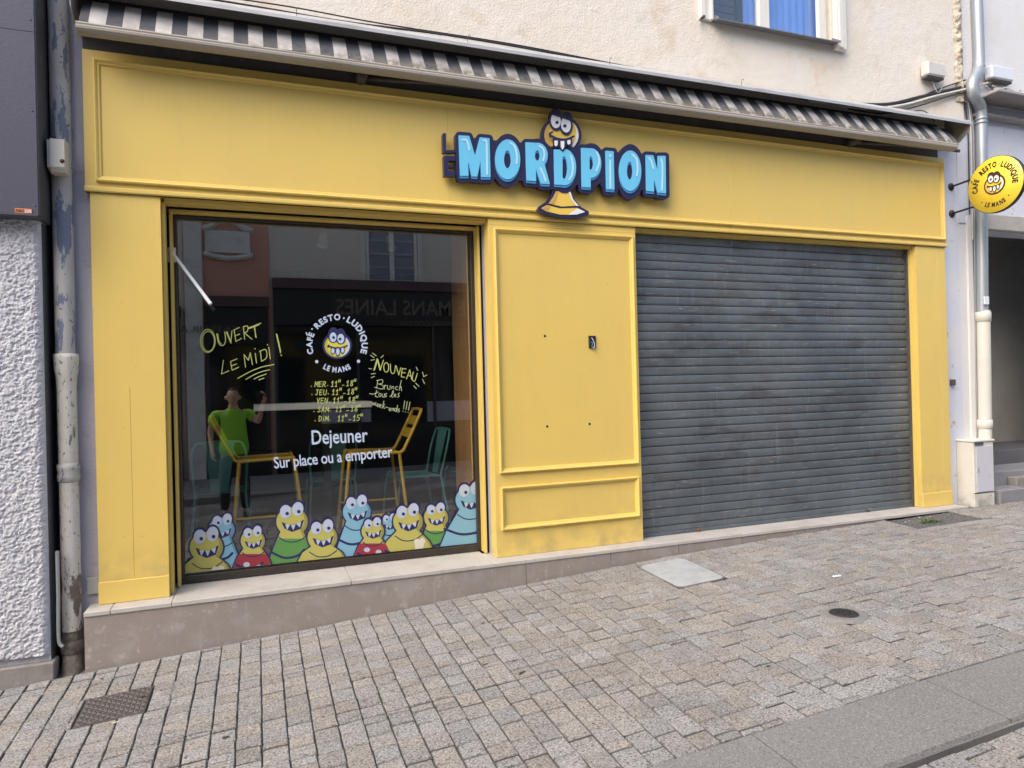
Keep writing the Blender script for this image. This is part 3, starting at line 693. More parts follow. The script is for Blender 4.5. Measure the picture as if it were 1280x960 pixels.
# --- hand lettering
def strokes(name, segs, r, o, sx, box, mat, label=None):
    fs = [d_seg(curve2(s) if len(s) > 3 else s, r) if len(s) > 1 else d_dot(s[0][0], s[0][1], r*1.5) for s in segs]
    q = layer(name, U(*fs), box, r*.62, GM(Y1, sx, *o), mat, sw)
    if label: q['label'] = label
ell = lambda cx, cy, rx, ry, a0=0, a1=360, n=14: arc(cx, cy, rx, ry, a0, a1, n)
strokes('handwriting', [ell(190, 295, 60, 92), ell(194, 299, 50, 80), [(262, 238), (272, 300), (295, 332), (320, 325), (332, 290), (326, 222)], [(270, 240), (280, 300), (300, 322)],
    [(338, 225), (374, 310), (384, 215)], [(345, 222), (378, 312)], [(400, 205), (415, 300)], [(415, 300), (460, 275)], [(400, 207), (442, 188)], [(408, 255), (446, 240)],
    [(475, 180), (485, 282)], [(475, 182), (508, 176), (508, 215), (482, 234)], [(488, 235), (545, 282)], [(515, 192), (615, 153)], [(518, 198), (600, 166)], [(560, 176), (578, 268)], [(566, 176), (572, 262)]],
    3.5, (230, 380), 6.4, (110, 130, 640, 410), M_chalk, 'OUVERT handwritten in yellow marker')
strokes('handwriting', [[(315, 450), (300, 560)], [(300, 560), (358, 535)], [(372, 460), (385, 530)], [(385, 530), (438, 505)], [(372, 460), (425, 438)], [(378, 495), (420, 480)],
    [(480, 405), (492, 505)], [(480, 405), (515, 450), (530, 390)], [(530, 390), (548, 485)], [(570, 395), (580, 472)], [(568, 358)], [(610, 375), (620, 456)], [(605, 378), (650, 364), (664, 400), (655, 436), (620, 458)],
    [(678, 345), (690, 440)], [(667, 325)], [(738, 240), (772, 392)], [(744, 244), (774, 380)], [(778, 411)],
    [(430, 595), (520, 545), (620, 505), (720, 484)], [(495, 603), (560, 566), (625, 540), (685, 526)], [(560, 600), (600, 580), (658, 560)], [(600, 607), (640, 592)]],
    3.5, (230, 380), 6.4, (280, 220, 810, 630), M_chalk, 'LE MIDI ! handwritten in yellow marker, underlined')
GL = {'M': [[(0, 1), (.08, 0), (.5, .7), (.85, 0), (.95, 1)]], 'E': [[(.75, .02), (0, .05)], [(0, .05), (.08, 1)], [(.08, 1), (.8, .92)], [(.04, .5), (.65, .46)]], 'R': [[(0, 1), (0, 0)], [(0, 0), (.7, .1), (.6, .45), (.05, .52)], [(.2, .52), (.85, 1)]],
      'J': [[(.1, .02), (.8, 0)], [(.5, 0), (.5, .8), (.3, 1), (0, .85)]], 'U': [[(0, 0), (.05, .8), (.4, 1), (.75, .8), (.8, 0)]], 'V': [[(0, 0), (.4, 1), (.8, 0)]], 'N': [[(0, 1), (.05, 0), (.7, 1), (.8, 0)]],
      'S': [[(.75, .08), (.3, 0), (.05, .25), (.4, .5), (.75, .75), (.4, 1), (0, .9)]], 'A': [[(0, 1), (.4, 0), (.8, 1)], [(.15, .62), (.65, .62)]], 'D': [[(.05, 0), (.1, 1)], [(0, 0), (.6, .1), (.8, .5), (.6, .9), (.1, 1)]],
      'i': [[(.3, .3), (.35, 1)], [(.3, .02)]], '1': [[(0, .35), (.45, 0)], [(.45, 0), (.4, 1)], [(.05, 1), (.7, .98)]], '8': [[(.4, .48), (.1, .25), (.4, 0), (.7, .22), (.35, .5), (.05, .78), (.4, 1), (.75, .75), (.4, .48)]],
      '5': [[(.75, 0), (.2, .02), (.12, .42), (.6, .45), (.72, .75), (.4, 1), (0, .92)]], '-': [[(0, .7), (.7, .66)]], '.': [[(.3, .85)]], 'H': [[(.05, 0), (0, 1)], [(.7, 0), (.65, 1)], [(.05, .5), (.68, .5)]]}
def row(items):
    """items: (char, x, y of the top, width, height)"""
    out = []
    for ch, x, y, w_, h in items:
        for s in GL[ch]: out.append([(x+p*w_+(1-q)*h*.12, y+q*h) for p, q in s])
    return out
def hours(day, y, x=150, tail='18', tx=402, dy=0):
    it = [('.', x-34, y+4, 20, 40)]; xx = x
    for ch in day: it.append((ch, xx, y, 26 if ch != 'i' else 18, 42)); xx += 32 if ch != 'i' else 20
    it += [('.', xx+2, y-2, 16, 40)]
    hx = tx-122; y2 = y-4
    it += [('1', hx, y2, 24, 44), ('1', hx+30, y2, 24, 44), ('H', hx+60, y2-12, 20, 22), ('-', hx+88, y2+4, 22, 44)]
    it += [(tail[0], tx, y2-4, 24, 44), (tail[1], tx+30, y2-4, 28, 44), ('H', tx+62, y2-16, 20, 22)]
    return row(it)
sg = hours('MER', 620)+hours('JEU', 686, 155, tx=410)+hours('VEN', 752, 165, tx=418)+hours('SAM', 822, 172, tx=438)+hours('DiM', 896, 180, '15', 455)
strokes('handwriting', sg, 2.7, (370, 380), 6.4, (100, 590, 560, 960), M_chalk, 'opening hours by day handwritten in yellow marker')
strokes('handwriting', [[(622, 530), (648, 438)], [(628, 528), (654, 444)], [(648, 438), (672, 530)], [(654, 440), (678, 526)], [(674, 528), (700, 448)], ell(722, 507, 20, 38), [(755, 480), (760, 545), (785, 552), (797, 492)],
    [(803, 500), (822, 568)], [(822, 568), (838, 510)], [(850, 515), (842, 582)], [(842, 582), (868, 586)], [(850, 517), (880, 520)], [(846, 548), (874, 551)], [(883, 600), (910, 527)], [(910, 527), (926, 604)], [(894, 572), (922, 576)],
    [(938, 545), (930, 600), (950, 616), (970, 556)]], 3.4, (370, 380), 6.4, (600, 420, 990, 640), M_chalk, 'NOUVEAU handwritten in yellow marker')
strokes('handwriting', [[(597, 410), (625, 430)], [(612, 392), (642, 415)], [(600, 450), (628, 445)], [(582, 515), (605, 520)], [(600, 560), (635, 556)], [(602, 590), (628, 578)], [(680, 430), (700, 410)], [(962, 505), (975, 532)],
    [(1012, 545), (1022, 580)], [(1020, 582), (1047, 568)], [(1012, 603), (1028, 636)], [(942, 655), (962, 677)], [(957, 632), (985, 660)]], 2.6, (370, 380), 6.4, (570, 380, 1060, 690), M_chalkw, 'short rays drawn round NOUVEAU')
e_ = lambda x, y: [(x, y+10), (x+13, y+4), (x+8, y-4), (x-1, y+6), (x+3, y+19), (x+14, y+17)]
n_ = lambda x, y: [(x, y+20), (x+1, y), (x+4, y+3), (x+13, y), (x+15, y+20)]
strokes('handwriting', [[(655, 610), (645, 672)], [(645, 612), (690, 606), (690, 634), (660, 640), (696, 652), (690, 680), (628, 666)], [(708, 650), (706, 682)], [(706, 660), (716, 650), (724, 654)], [(732, 652), (732, 678), (750, 682), (754, 652)],
    n_(766, 660), [(815, 664), (800, 662), (796, 680), (812, 688)], [(842, 610), (826, 690)], [(830, 672), (842, 660), (844, 694)],
    [(645, 690), (634, 738), (654, 745)], [(588, 716), (614, 722), (660, 704)], ell(672, 728, 9, 13), [(690, 718), (692, 742), (706, 742), (708, 718)], [(726, 714), (714, 724), (724, 736), (712, 746)],
    [(750, 742), (778, 715), (776, 694), (764, 738), (776, 746)], e_(786, 724), [(828, 712), (816, 722), (826, 736), (812, 746)],
    [(608, 783), (614, 810), (624, 790), (632, 812), (640, 786)], e_(648, 802), e_(668, 806), [(704, 775), (690, 835)], [(710, 802), (696, 815), (710, 838)], [(718, 824), (738, 830)], e_(746, 836), n_(768, 834),
    ell(796, 846, 9, 12), [(812, 810), (806, 862)], [(828, 838), (818, 846), (828, 856), (816, 866)], [(870, 775), (860, 840)], [(890, 780), (880, 845)], [(912, 785), (900, 850)], [(856, 858)], [(876, 864)], [(897, 868)]],
    2.4, (370, 380), 6.4, (570, 590, 930, 890), M_chalkw, 'Brunch tous les week-ends!!! handwritten in pale marker')
mb = MB(); TM = GM(Y1-.0004)
text_into(mb, 'Dejeuner', .012, (390, 555.5, 460, 552, 17.5), TM); mb.build('lettering', M_decal, sw)
mb = MB(); text_into(mb, 'Sur place ou a emporter', .012, (343, 585.5, 491, 571, 14), TM, .96); mb.build('lettering', M_decal, sw)
# --- creature stickers along the bottom (plain creatures)
def gl_bottom(x, y): return y-(716.5-(x-232)*(38.0/365))
def gl_sides(x, y): return np.maximum(231.5-x, x-596.5)
CLIP = lambda f: I(f, gl_bottom, gl_sides)
C_Y = flat('creature_yellow', (.46, .43, .11), .5); C_B = flat('creature_light_blue', (.20, .42, .56), .5); C_R = flat('creature_red', (.30, .03, .045), .5); C_G = flat('creature_green', (.10, .27, .07), .5)
C_W = flat('creature_white', (.46, .52, .66), .5); C_P = flat('creature_tongue', (.60, .25, .42), .5); C_MUG = flat('creature_cream', (.65, .62, .52), .5)
SHD = {}
def creature(cx, cy, r, col, lvl, bw, bb, tilt=0, belly=None, hold=None, label=None, low=None):
    r *= 1.12; bw *= 1.12
    p = at(cx, cy, GY); em = empty('creature_sticker', (p.x, GY, p.z)); em.parent = sw; em.location = ORG[em.name]-ORG[sw.name]
    if label: em['label'] = label
    mp = lambda k: GM(Y1-.0008*lvl*7-.0008*k)
    body = U(d_ell(cx, cy, r, r*.92), d_poly([(cx-r*.62, cy+r*.6), (cx+r*.62, cy+r*.6), (cx+bw*.75, cy+(bb-cy)*.7), (cx+bw, bb+6), (cx-bw, bb+6), (cx-bw*.75, cy+(bb-cy)*.7)], 2))
    eyes = [d_ell(cx-r*.40+tilt, cy-r*.62, r*.38, r*.46, .15), d_ell(cx+r*.36+tilt, cy-r*.78, r*.38, r*.48, .15)]
    bx = (cx-bw-r-4, cy-r*1.6-4, cx+bw+r+4, bb+8); st = .45
    layer('outline', CLIP(OFF(U(body, *eyes), 1.35)), bx, st, mp(0), M_dk, em)
    layer('body', CLIP(OFF(body, -.5)), bx, st, mp(1), col, em)
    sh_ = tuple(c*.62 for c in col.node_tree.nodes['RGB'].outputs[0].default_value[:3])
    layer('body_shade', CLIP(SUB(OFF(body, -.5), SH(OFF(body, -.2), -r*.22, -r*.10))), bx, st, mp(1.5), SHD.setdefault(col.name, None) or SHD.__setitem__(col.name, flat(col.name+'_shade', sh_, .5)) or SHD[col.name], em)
    if low:
        lo_ = I(OFF(body, -.6), lambda x, y: (cy+r*1.05)-y); layer('lower_body', CLIP(lo_), bx, st, mp(1.8), low, em)
    collar = d_seg(curve2([(cx-r*.85, cy+r*.95), (cx-r*.3, cy+r*1.25), (cx+r*.4, cy+r*1.2), (cx+r*.95, cy+r*.85)]), .65)
    arm = d_seg(curve2([(cx-bw*.85, cy+r*1.9), (cx-bw*.3, cy+r*2.25), (cx+bw*.25, cy+r*2.1), (cx+bw*.5, cy+r*1.75)]), 1.5)
    mouth = d_poly([(cx-r*.62, cy+r*.05), (cx-r*.2, cy+r*.22), (cx+r*.3, cy+r*.18), (cx+r*.72, cy-r*.1), (cx+r*.55, cy+r*.42), (cx, cy+r*.62), (cx-r*.45, cy+r*.42)], .4)
    layer('line_work', CLIP(U(collar, arm, mouth)), bx, st, mp(2), M_dk, em)
    layer('tooth', CLIP(U(d_poly([(cx-r*.4, cy+r*.16), (cx-r*.15, cy+r*.22), (cx-r*.3, cy+r*.48)], .3), d_poly([(cx-r*.05, cy+r*.22), (cx+r*.2, cy+r*.2), (cx+r*.08, cy+r*.5)], .3), d_poly([(cx+r*.3, cy+r*.16), (cx+r*.55, cy+r*.02), (cx+r*.48, cy+r*.34)], .3))), bx, st*.8, mp(3), C_W, em)
    layer('eye', CLIP(U(*[OFF(e, -.7) for e in eyes])), bx, st, mp(3), C_W, em)
    layer('pupil', CLIP(U(d_dot(cx-r*.3+tilt, cy-r*.5, r*.11), d_dot(cx+r*.42+tilt, cy-r*.62, r*.11))), bx, st*.7, mp(4), M_dk, em)
    if belly: layer('belly_patch', CLIP(U(*[d_ell(cx+a*r, cy+b*r, c_*r, d_*r) for a, b, c_, d_ in belly[1]])), bx, st, mp(3), belly[0], em)
    if hold == 'mug':
        hx, hy = cx+bw*.42, cy+r*1.7
        layer('mug', CLIP(U(d_poly([(hx-r*.28, hy-r*.3), (hx+r*.28, hy-r*.34), (hx+r*.24, hy+r*.4), (hx-r*.22, hy+r*.42)], .5), d_dot(hx-r*.15, hy-r*.38, r*.2), d_dot(hx+r*.2, hy-r*.42, r*.2))), bx, st*.8, mp(4), C_MUG, em)
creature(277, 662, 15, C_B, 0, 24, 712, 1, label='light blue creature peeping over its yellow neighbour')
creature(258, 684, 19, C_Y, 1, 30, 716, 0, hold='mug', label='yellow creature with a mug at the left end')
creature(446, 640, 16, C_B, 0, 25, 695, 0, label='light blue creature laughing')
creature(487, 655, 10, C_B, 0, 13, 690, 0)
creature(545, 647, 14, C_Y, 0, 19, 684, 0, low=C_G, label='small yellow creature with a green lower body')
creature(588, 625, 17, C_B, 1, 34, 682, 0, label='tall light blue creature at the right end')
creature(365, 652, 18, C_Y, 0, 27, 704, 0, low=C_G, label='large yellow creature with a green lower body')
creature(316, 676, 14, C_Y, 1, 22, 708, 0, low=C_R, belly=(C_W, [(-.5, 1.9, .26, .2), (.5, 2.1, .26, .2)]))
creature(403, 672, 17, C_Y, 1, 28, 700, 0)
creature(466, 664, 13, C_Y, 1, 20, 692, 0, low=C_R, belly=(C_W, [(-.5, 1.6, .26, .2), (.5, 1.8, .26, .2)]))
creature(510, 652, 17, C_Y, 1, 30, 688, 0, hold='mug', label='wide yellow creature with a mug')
# rod clipped to the window frame
p0 = at(214, 318, .25); rod = empty('awning_rod', (p0.x, .25, p0.z), 'white rod hanging off a small white bracket on the left window frame', 'rod')
a, b = at(209, 309, .255), at(220, 328, .255)
MB().box(a.x, b.x, .252, .262, b.z, a.z, .002).build('bracket', M_trunk, rod)
q0 = at(213, 313, .235); q1 = at(263.5, 380, .12)
MB().tube([q0, q1], [.011, .0125], 10).build('tube', flat('white_rod_plastic', (.80, .82, .88), .35), rod)
# ================================================================== ROLLER SHUTTER
rs = empty('roller_shutter', (4.4, .12, 0), 'closed worn grey steel roller shutter right of the yellow centre panel', 'roller shutter')
SX0, SX1 = 2.880, 5.932; NS = 34; hgt = 2.497/NS
prof = [(0, .012), (.0, .003), (.006, .0), (.014, -.0035), (.5*hgt, -.0055), (hgt-.016, -.005), (hgt-.008, -.003), (hgt-.005, .002), (hgt-.004, .012)]
base = None
for i in range(NS):
    if base is None:
        mb = MB(); n = len(prof); xs = np.linspace(SX0, SX1, 9)
        vs = [(x, .115+y+.0012*sin(x*5.1), z) for x in xs for z, y in prof]
        mb.add(vs, [(a*n+j, (a+1)*n+j, (a+1)*n+j+1, a*n+j+1) for a in range(8) for j in range(n-1)]); o = mb.build('slat', M_slat, rs, Vector((4.4, .115, 0))); base = o
        o.location.z += .004
    else:
        o = base.copy(); COL.objects.link(o); ORG[o.name] = ORG[base.name].copy()
        o.location = base.location+Vector((random.uniform(-.001, .001), random.uniform(-.0012, .0012), hgt*i)); o.rotation_euler = (random.uniform(-.012, .012), 0, 0)
MB().box(SX0, SX1, .128, .134, .0, 2.49).build('backing', M_black, rs)
MB().box(SX0+.012, SX1-.008, .096, .127, .0, .026, .003).build('bottom_rail', M_slat, rs)
MB().box(2.877, 2.892, .08, .10, .0, 2.49, .002).build('guide_rail', M_iron, rs)
MB().box(5.927, 5.942, .085, .135, .0, 2.49, .002).build('guide_rail', M_iron, rs)
lk = at(873, 662, .09); MB().box(lk.x-.012, lk.x+.012, .075, .10, .004, .03, .003).build('lock_lug', pmat('rusty_lug', (.20, .08, .04), .7), rs)
lk = at(1085, 640, .09); MB().box(lk.x-.012, lk.x+.012, .075, .10, .004, .022, .003).build('lock_lug', M_iron, rs)
# ================================================================== AWNING
aw = empty('awning', (2.65, -.1, 3.5), 'rolled up awning with dirty black and white striped canvas over the fascia', 'awning')
AX0, AX1 = -.925, 6.262
mb = MB(); N_ = 260; M_ = 6
vs = []
for i in range(N_+1):
    x = AX0+(AX1-AX0)*i/N_
    for j in range(M_+1):
        t = j/M_; y = -.085-.145*t; z = 3.645-.205*t
        s_ = (x+.168)/.1745; y += -.007*sin(pi*t)*(.5+.5*cos(2*pi*s_))-.006*sin(pi*t)*sin(x*3.3)-.003*sin(x*23+2*sin(x*7))*t; z += .004*sin(x*1.9)*t+(.005*sin(x*2.7+1) if j == M_ else 0)
        vs.append((x, y, z))
mb.add(vs, [(i*(M_+1)+j, (i+1)*(M_+1)+j, (i+1)*(M_+1)+j+1, i*(M_+1)+j+1) for i in range(N_) for j in range(M_)], True)
mb.build('canvas', M_fabric, aw)
MB().prism_x([(-.19, 3.385), (-.225, 3.393), (-.238, 3.406), (-.240, 3.420), (-.233, 3.428), (-.236, 3.437), (-.228, 3.447), (-.17, 3.447), (-.165, 3.39)], AX0-.012, AX1-.03).build('front_bar', M_bar, aw)
mb = MB(); mb.prism_x([(.048, 3.83), (-.19, 3.700), (-.222, 3.670), (-.222, 3.652), (-.216, 3.652), (-.214, 3.664), (-.186, 3.692), (.048, 3.822)], -.98, 6.46)
mb.build('hood', M_housing, aw); MB().prism_x([(.04, 3.8345), (-.19, 3.7035), (-.2225, 3.6735), (-.2255, 3.6735), (-.2255, 3.650), (-.2225, 3.650), (-.2225, 3.6745), (-.19, 3.701), (.04, 3.832)], -.981, 6.461).build('hood_lip', M_hood, aw)
MB().prism_x([(.048, 3.80), (-.19, 3.690), (-.213, 3.660), (-.18, 3.55), (-.10, 3.50), (.048, 3.50)], -.975, -.968).build('end_cap', M_hood, aw)
MB().prism_x([(.048, 3.81), (-.19, 3.690), (-.213, 3.662), (-.205, 3.60), (-.10, 3.52), (.048, 3.55)], 6.44, 6.447).build('end_cap', M_bar, aw)
MB().tube([(AX0, .0, 3.62), (6.42, .0, 3.62)], .038, 14).build('roller_tube', M_iron, aw)
for x in (.72, 5.15):
    MB().lathe((x, -.10, 3.42), [(0, -.012), (.034, -.012), (.038, 0), (.038, .16)], 18, 'y').build('arm_joint', M_iron, aw)
    MB().tube([(x, .03, 3.44), (x+.5, -.13, 3.41), (x+1.2, -.16, 3.41)], .016, 8).build('folding_arm', M_iron, aw)
for px in (371, 585, 1065-302, 928):
    p = at(px, 19 if px == 371 else {585: 48, 763: 88, 928: 113}[px], -.21); MB().tube(smooth_pts([(p.x, -.20, 3.69), (p.x, -.205, 3.73), (p.x+.012, -.205, 3.745), (p.x+.02, -.205, 3.735)]), .0022, 5).build('wire_hook', M_iron, aw)
# ================================================================== LOGO SIGN
lg = at(700, 205, -.06)
ls = empty('logo_sign', (lg.x, 0, lg.z-.2), 'raised sign with light blue MORDPION letters and a grinning yellow pawn', 'sign')
LS, LO = 3.879, (530, 120)
def LM(y): return plane_map(y, LS, *LO)
Lp = lambda *p: d_poly(p, 3)
letters = {
 'M': Lp((171, 193), (217, 196), (248, 300), (273, 203), (315, 207), (320, 390), (280, 390), (276, 290), (256, 388), (234, 386), (210, 285), (213, 384), (178, 384)),
 'O': SUB(d_ell(406, 307, 61, 97), d_ell(405, 307, 17, 43)),
 'R': SUB(U(Lp((495, 227), (535, 229), (541, 410), (500, 406)), I(d_ell(549, 286, 51, 60), lambda x, y: 515-x), Lp((540, 335), (580, 325), (607, 424), (570, 422))), I(d_ell(550, 288, 12, 25), lambda x, y: 538-x)),
 'D': SUB(U(Lp((633, 262), (672, 262), (676, 428), (636, 426)), I(d_ell(682, 345, 56, 88), lambda x, y: 655-x)), I(d_ell(680, 347, 15, 55), lambda x, y: 672-x)),
 'P': SUB(U(Lp((765, 254), (803, 256), (806, 441), (768, 438)), I(d_ell(810, 325, 50, 72), lambda x, y: 780-x)), I(d_ell(808, 325, 13, 32), lambda x, y: 803-x)),
 'I': Lp((883, 268), (917, 271), (921, 452), (887, 449)),
 'O2': SUB(d_ell(1000, 362, 54, 98), d_ell(998, 362, 14, 43)),
 'N': Lp((1078, 288), (1110, 290), (1136, 385), (1136, 293), (1169, 293), (1171, 468), (1136, 465), (1111, 375), (1113, 460), (1081, 457))}
allL = U(*letters.values())
LEs = U(d_poly([(91, 180), (107, 180), (107, 262), (152, 262), (152, 275), (93, 274)]), SUB(d_poly([(95, 289), (152, 291), (152, 388), (98, 388)]), U(d_poly([(119, 313), (150, 314), (150, 365), (119, 365)]))), d_poly([(119, 334), (141, 335), (141, 346), (119, 346)]))
layer('backing', U(OFF(allL, 17), SH(OFF(allL, 16), 1, 12), I(U(Lp((170, 200), (1180, 300), (1180, 460), (170, 385))), OFF(SH(allL, 0, 8), 26)), LEs), (60, 150, 1240, 530), 3, LM(-.075), M_navy, ls, thick=.045)
head = d_ell(667, 190, 97, 95); brow = U(d_ell(638, 92, 27, 32), d_ell(690, 108, 30, 32)); skirt = d_poly([(632, 455), (706, 458), (722, 500), (760, 542), (795, 562), (796, 574), (740, 588), (660, 586), (580, 566), (556, 550), (562, 536), (600, 512), (620, 485)], 4)
layer('pawn_backing', U(head, brow, skirt, d_poly([(620, 230), (720, 230), (720, 480), (620, 480)])), (540, 50, 810, 600), 2.4, LM(-.068), M_navy, ls, thick=.04)
layer('pawn_head', OFF(head, -13), (560, 80, 780, 300), 2.2, LM(-.0705), M_pawn, ls)
layer('pawn_shade', SUB(OFF(head, -13), d_ell(692, 190, 90, 90)), (560, 80, 780, 300), 2.2, LM(-.0735), M_pawn2, ls)
layer('pawn_highlight', SUB(OFF(head, -15), d_ell(650, 182, 88, 90)), (560, 80, 780, 300), 2.2, LM(-.0735), M_white, ls)
eL, eR = d_ell(639, 120, 24, 36, -.1), d_ell(688, 140, 24, 37, -.1)
layer('eye_rim', U(OFF(eL, 9), OFF(eR, 9), brow), (560, 50, 780, 300), 2, LM(-.0775), M_navy, ls)
for t in (eL, eR): layer('eye', I(t, lambda x, y: (96+(x-640)*.35)-y), (560, 50, 780, 300), 2, LM(-.0805), M_white, ls)
for t in (eL, eR): layer('eyelid', I(t, lambda x, y: y-(98+(x-640)*.35)), (560, 50, 780, 300), 2, LM(-.0805), M_navy, ls)
for t in (d_dot(645, 128, 8), d_dot(683, 145, 8)): layer('pupil', t, (600, 100, 720, 170), 1.2, LM(-.0835), M_navy, ls)
layer('pawn_skirt', OFF(d_poly([(640, 462), (700, 464), (714, 500), (738, 532), (668, 536), (604, 522), (626, 490)], 2), -2), (560, 440, 800, 600), 2, LM(-.0705), M_pawn, ls)
layer('pawn_foot', OFF(d_poly([(596, 530), (660, 546), (745, 544), (780, 562), (740, 575), (660, 574), (590, 557), (570, 544)], 3), -2), (560, 510, 800, 600), 2, LM(-.0705), M_pawn, ls)
layer('pawn_highlight', U(d_poly([(700, 464), (714, 500), (738, 532), (752, 534), (722, 500), (710, 464)]), d_poly([(745, 546), (782, 562), (742, 574), (700, 576), (720, 560)])), (680, 440, 800, 600), 1.5, LM(-.0735), M_white, ls)
layer('pawn_shade', U(d_poly([(641, 464), (652, 464), (640, 500), (628, 524), (606, 521), (626, 492)]), d_poly([(596, 531), (615, 538), (600, 556), (574, 545)])), (560, 440, 700, 600), 1.5, LM(-.0735), M_pawn2, ls)
wob = OFF(allL, 0)
for k, f in letters.items():
    xs = {'M': (165, 325), 'O': (340, 472), 'R': (488, 614), 'D': (626, 744), 'P': (758, 866), 'I': (876, 928), 'O2': (940, 1060), 'N': (1072, 1178)}[k]
    bx = (xs[0]-6, 180, xs[1]+6, 500)
    lt = layer('letter_edge', U(f, SH(f, 0, 6), SH(f, 0, 12)), bx, 2.2, LM(-.083), M_cyan2, ls, thick=.008)
    layer('letter', f, bx, 2.2, LM(-.089), M_cyan, ls, thick=.006)
hl = [[(184, 212), (204, 212), (214, 232), (220, 260)], [(286, 216), (303, 222), (305, 300), (306, 378)], [(418, 226), (440, 245), (451, 290), (449, 325)], [(560, 242), (578, 256), (584, 285), (578, 312)], [(565, 350), (580, 380), (590, 412)], [(712, 290), (722, 330), (718, 380), (704, 405)],
      [(838, 272), (848, 300), (848, 330), (836, 360)], [(903, 312), (904, 445)], [(1008, 282), (1030, 305), (1036, 350), (1032, 385)], [(1092, 300), (1104, 320), (1112, 350)], [(1150, 305), (1156, 330), (1156, 400), (1154, 455)]]
hf = U(*[d_seg(curve2(s) if len(s) > 2 else s, 4.5) for s in hl], d_dot(903, 288, 7))
layer('highlight', hf, (160, 190, 1180, 470), 2.4, LM(-.0925), M_hi, ls)
layer('smile', U(d_seg(curve2([(612, 198), (610, 182), (622, 176)]), 5), d_seg(curve2([(610, 188), (635, 203), (668, 211), (700, 208), (725, 196)]), 5.5), d_poly([(626, 208), (652, 208), (652, 240), (640, 250), (628, 240)], 3), d_poly([(655, 212), (688, 212), (686, 250), (672, 266), (658, 250)], 3), d_poly([(688, 210), (716, 205), (716, 232), (704, 242), (692, 235)], 3)), (590, 160, 740, 280), 1.8, LM(-.0945), M_navy, ls)
layer('tooth', U(d_poly([(634, 218), (647, 218), (646, 236), (640, 242), (634, 236)], 2), d_poly([(664, 220), (679, 220), (678, 246), (671, 258), (665, 246)], 2), d_poly([(696, 217), (709, 214), (709, 228), (703, 234), (697, 230)], 2)), (620, 200, 730, 280), 1.5, LM(-.0975), M_white, ls)
# ================================================================== ROUND HANGING SIGN (stands out at right angles from the pier)
RSX = 6.50; rc = Vector((RSX, -.388, 3.035)); RR = .262
hs = empty('hanging_sign', (RSX+.02, .09, 3.03), 'round yellow projecting sign with a grinning face on two black arms', 'sign')
MB().lathe((RSX, rc.y, rc.z), [(0, 0), (RR-.004, 0), (RR, .004), (RR, .04), (RR-.004, .044), (0, .044)], 56, 'x').build('disc_edge', M_signedge, hs)
MB().lathe((RSX-.0025, rc.y, rc.z), [(0, 0), (RR-.006, 0), (RR-.005, .0022)], 56, 'x').build('disc_face', M_signyel, hs)
def SM(k):
    def f(u, v, d): return Vector((RSX-.005-.0025*k+d, rc.y-u, rc.z-v))
    return f
mb = MB()
rt = .188
for t, a0, a1 in (('CAFE', -102, -60), ('RESTO', -46, 8), ('LUDIQUE', 20, 102)): ring_text(mb, t, .04, 0, 0, rt, a0, a1, .050, SM(0))
ring_text(mb, 'LE MANS', .04, 0, 0, .185, 210, 150, .042, SM(0), inner=True)
mb.build('lettering', M_signedge, hs)
layer('lettering', U(d_dot(-.118, -.145, .005), d_dot(.048, -.185, .005), d_dot(-.125, .135, .006), d_dot(.125, .135, .006), d_seg([(-.212, -.074), (-.220, -.092)], .004)), (-.25, -.25, .25, .25), .0015, SM(0), M_signedge, hs)
em2 = empty('emblem', (RSX, rc.y, rc.z)); em2.parent = hs; em2.location = ORG[em2.name]-ORG[hs.name]
M_brown = flat('sign_dark_brown', (.06, .035, .03), .4)
face(em2, SM, (0, .0), .100, (M_brown, M_signyel, flat('sign_tan', (.62, .42, .16), .4), M_white))
for z in (3.155, 2.885):
    MB().tube([(RSX+.075, .095, z), (RSX+.02, -.20, z)], .010, 10).build('arm', M_signedge, hs)
    MB().lathe((RSX+.075, .10, z), [(0, -.022), (.02, -.022), (.036, -.012), (.038, 0)], 20, 'y').build('wall_rose', M_signedge, hs)
# ================================================================== LEFT: neighbour wall, box, pipes
lb = empty('left_building', (-5, .2, -.4), 'neighbouring house with white roughcast wall and dark metal front above', 'building')
mb = MB(); dx = .0042; x0, x1, z0, z1 = -2.3, -1.165, -.22, 2.30
nx, nz = int((x1-x0)/dx), int((z1-z0)/dx); 
def vnoise(a, b, seed, sc):
    r = np.random.default_rng(seed); T = r.random((64, 64)); a, b = a*sc, b*sc; i, j = np.floor(a).astype(int), np.floor(b).astype(int); u, v = a-i, b-j; u, v = u*u*(3-2*u), v*v*(3-2*v)
    g = lambda p, q: T[(i+p) % 64, (j+q) % 64]
    return (g(0, 0)*(1-u)+g(1, 0)*u)*(1-v)+(g(0, 1)*(1-u)+g(1, 1)*u)*v
A, B = np.meshgrid(np.arange(nx+1)*dx, np.arange(nz+1)*dx, indexing='ij')
warp = vnoise(A, B, 9, 40)*.02
H_ = .55*vnoise(A+warp, B*1.2, 1, 66)+.4*vnoise(A, B+warp, 2, 125)+.25*vnoise(A, B, 3, 230); H_ = np.clip((H_-.30)*1.9, 0, 1)**.8*.012
edge = np.clip((x1-x0-A)/.03, 0, 1); yy = -.108-H_*np.sqrt(edge)+.03*(1-np.sqrt(edge))
xx = x0+A
vs = np.stack([xx, yy, z0+B], -1).reshape(-1, 3).tolist()
fs = [(i*(nz+1)+j, (i+1)*(nz+1)+j, (i+1)*(nz+1)+j+1, i*(nz+1)+j+1) for i in range(nx) for j in range(nz)]
mb.add(vs, fs, True); mb.build('roughcast_wall', M_white_rough, lb)
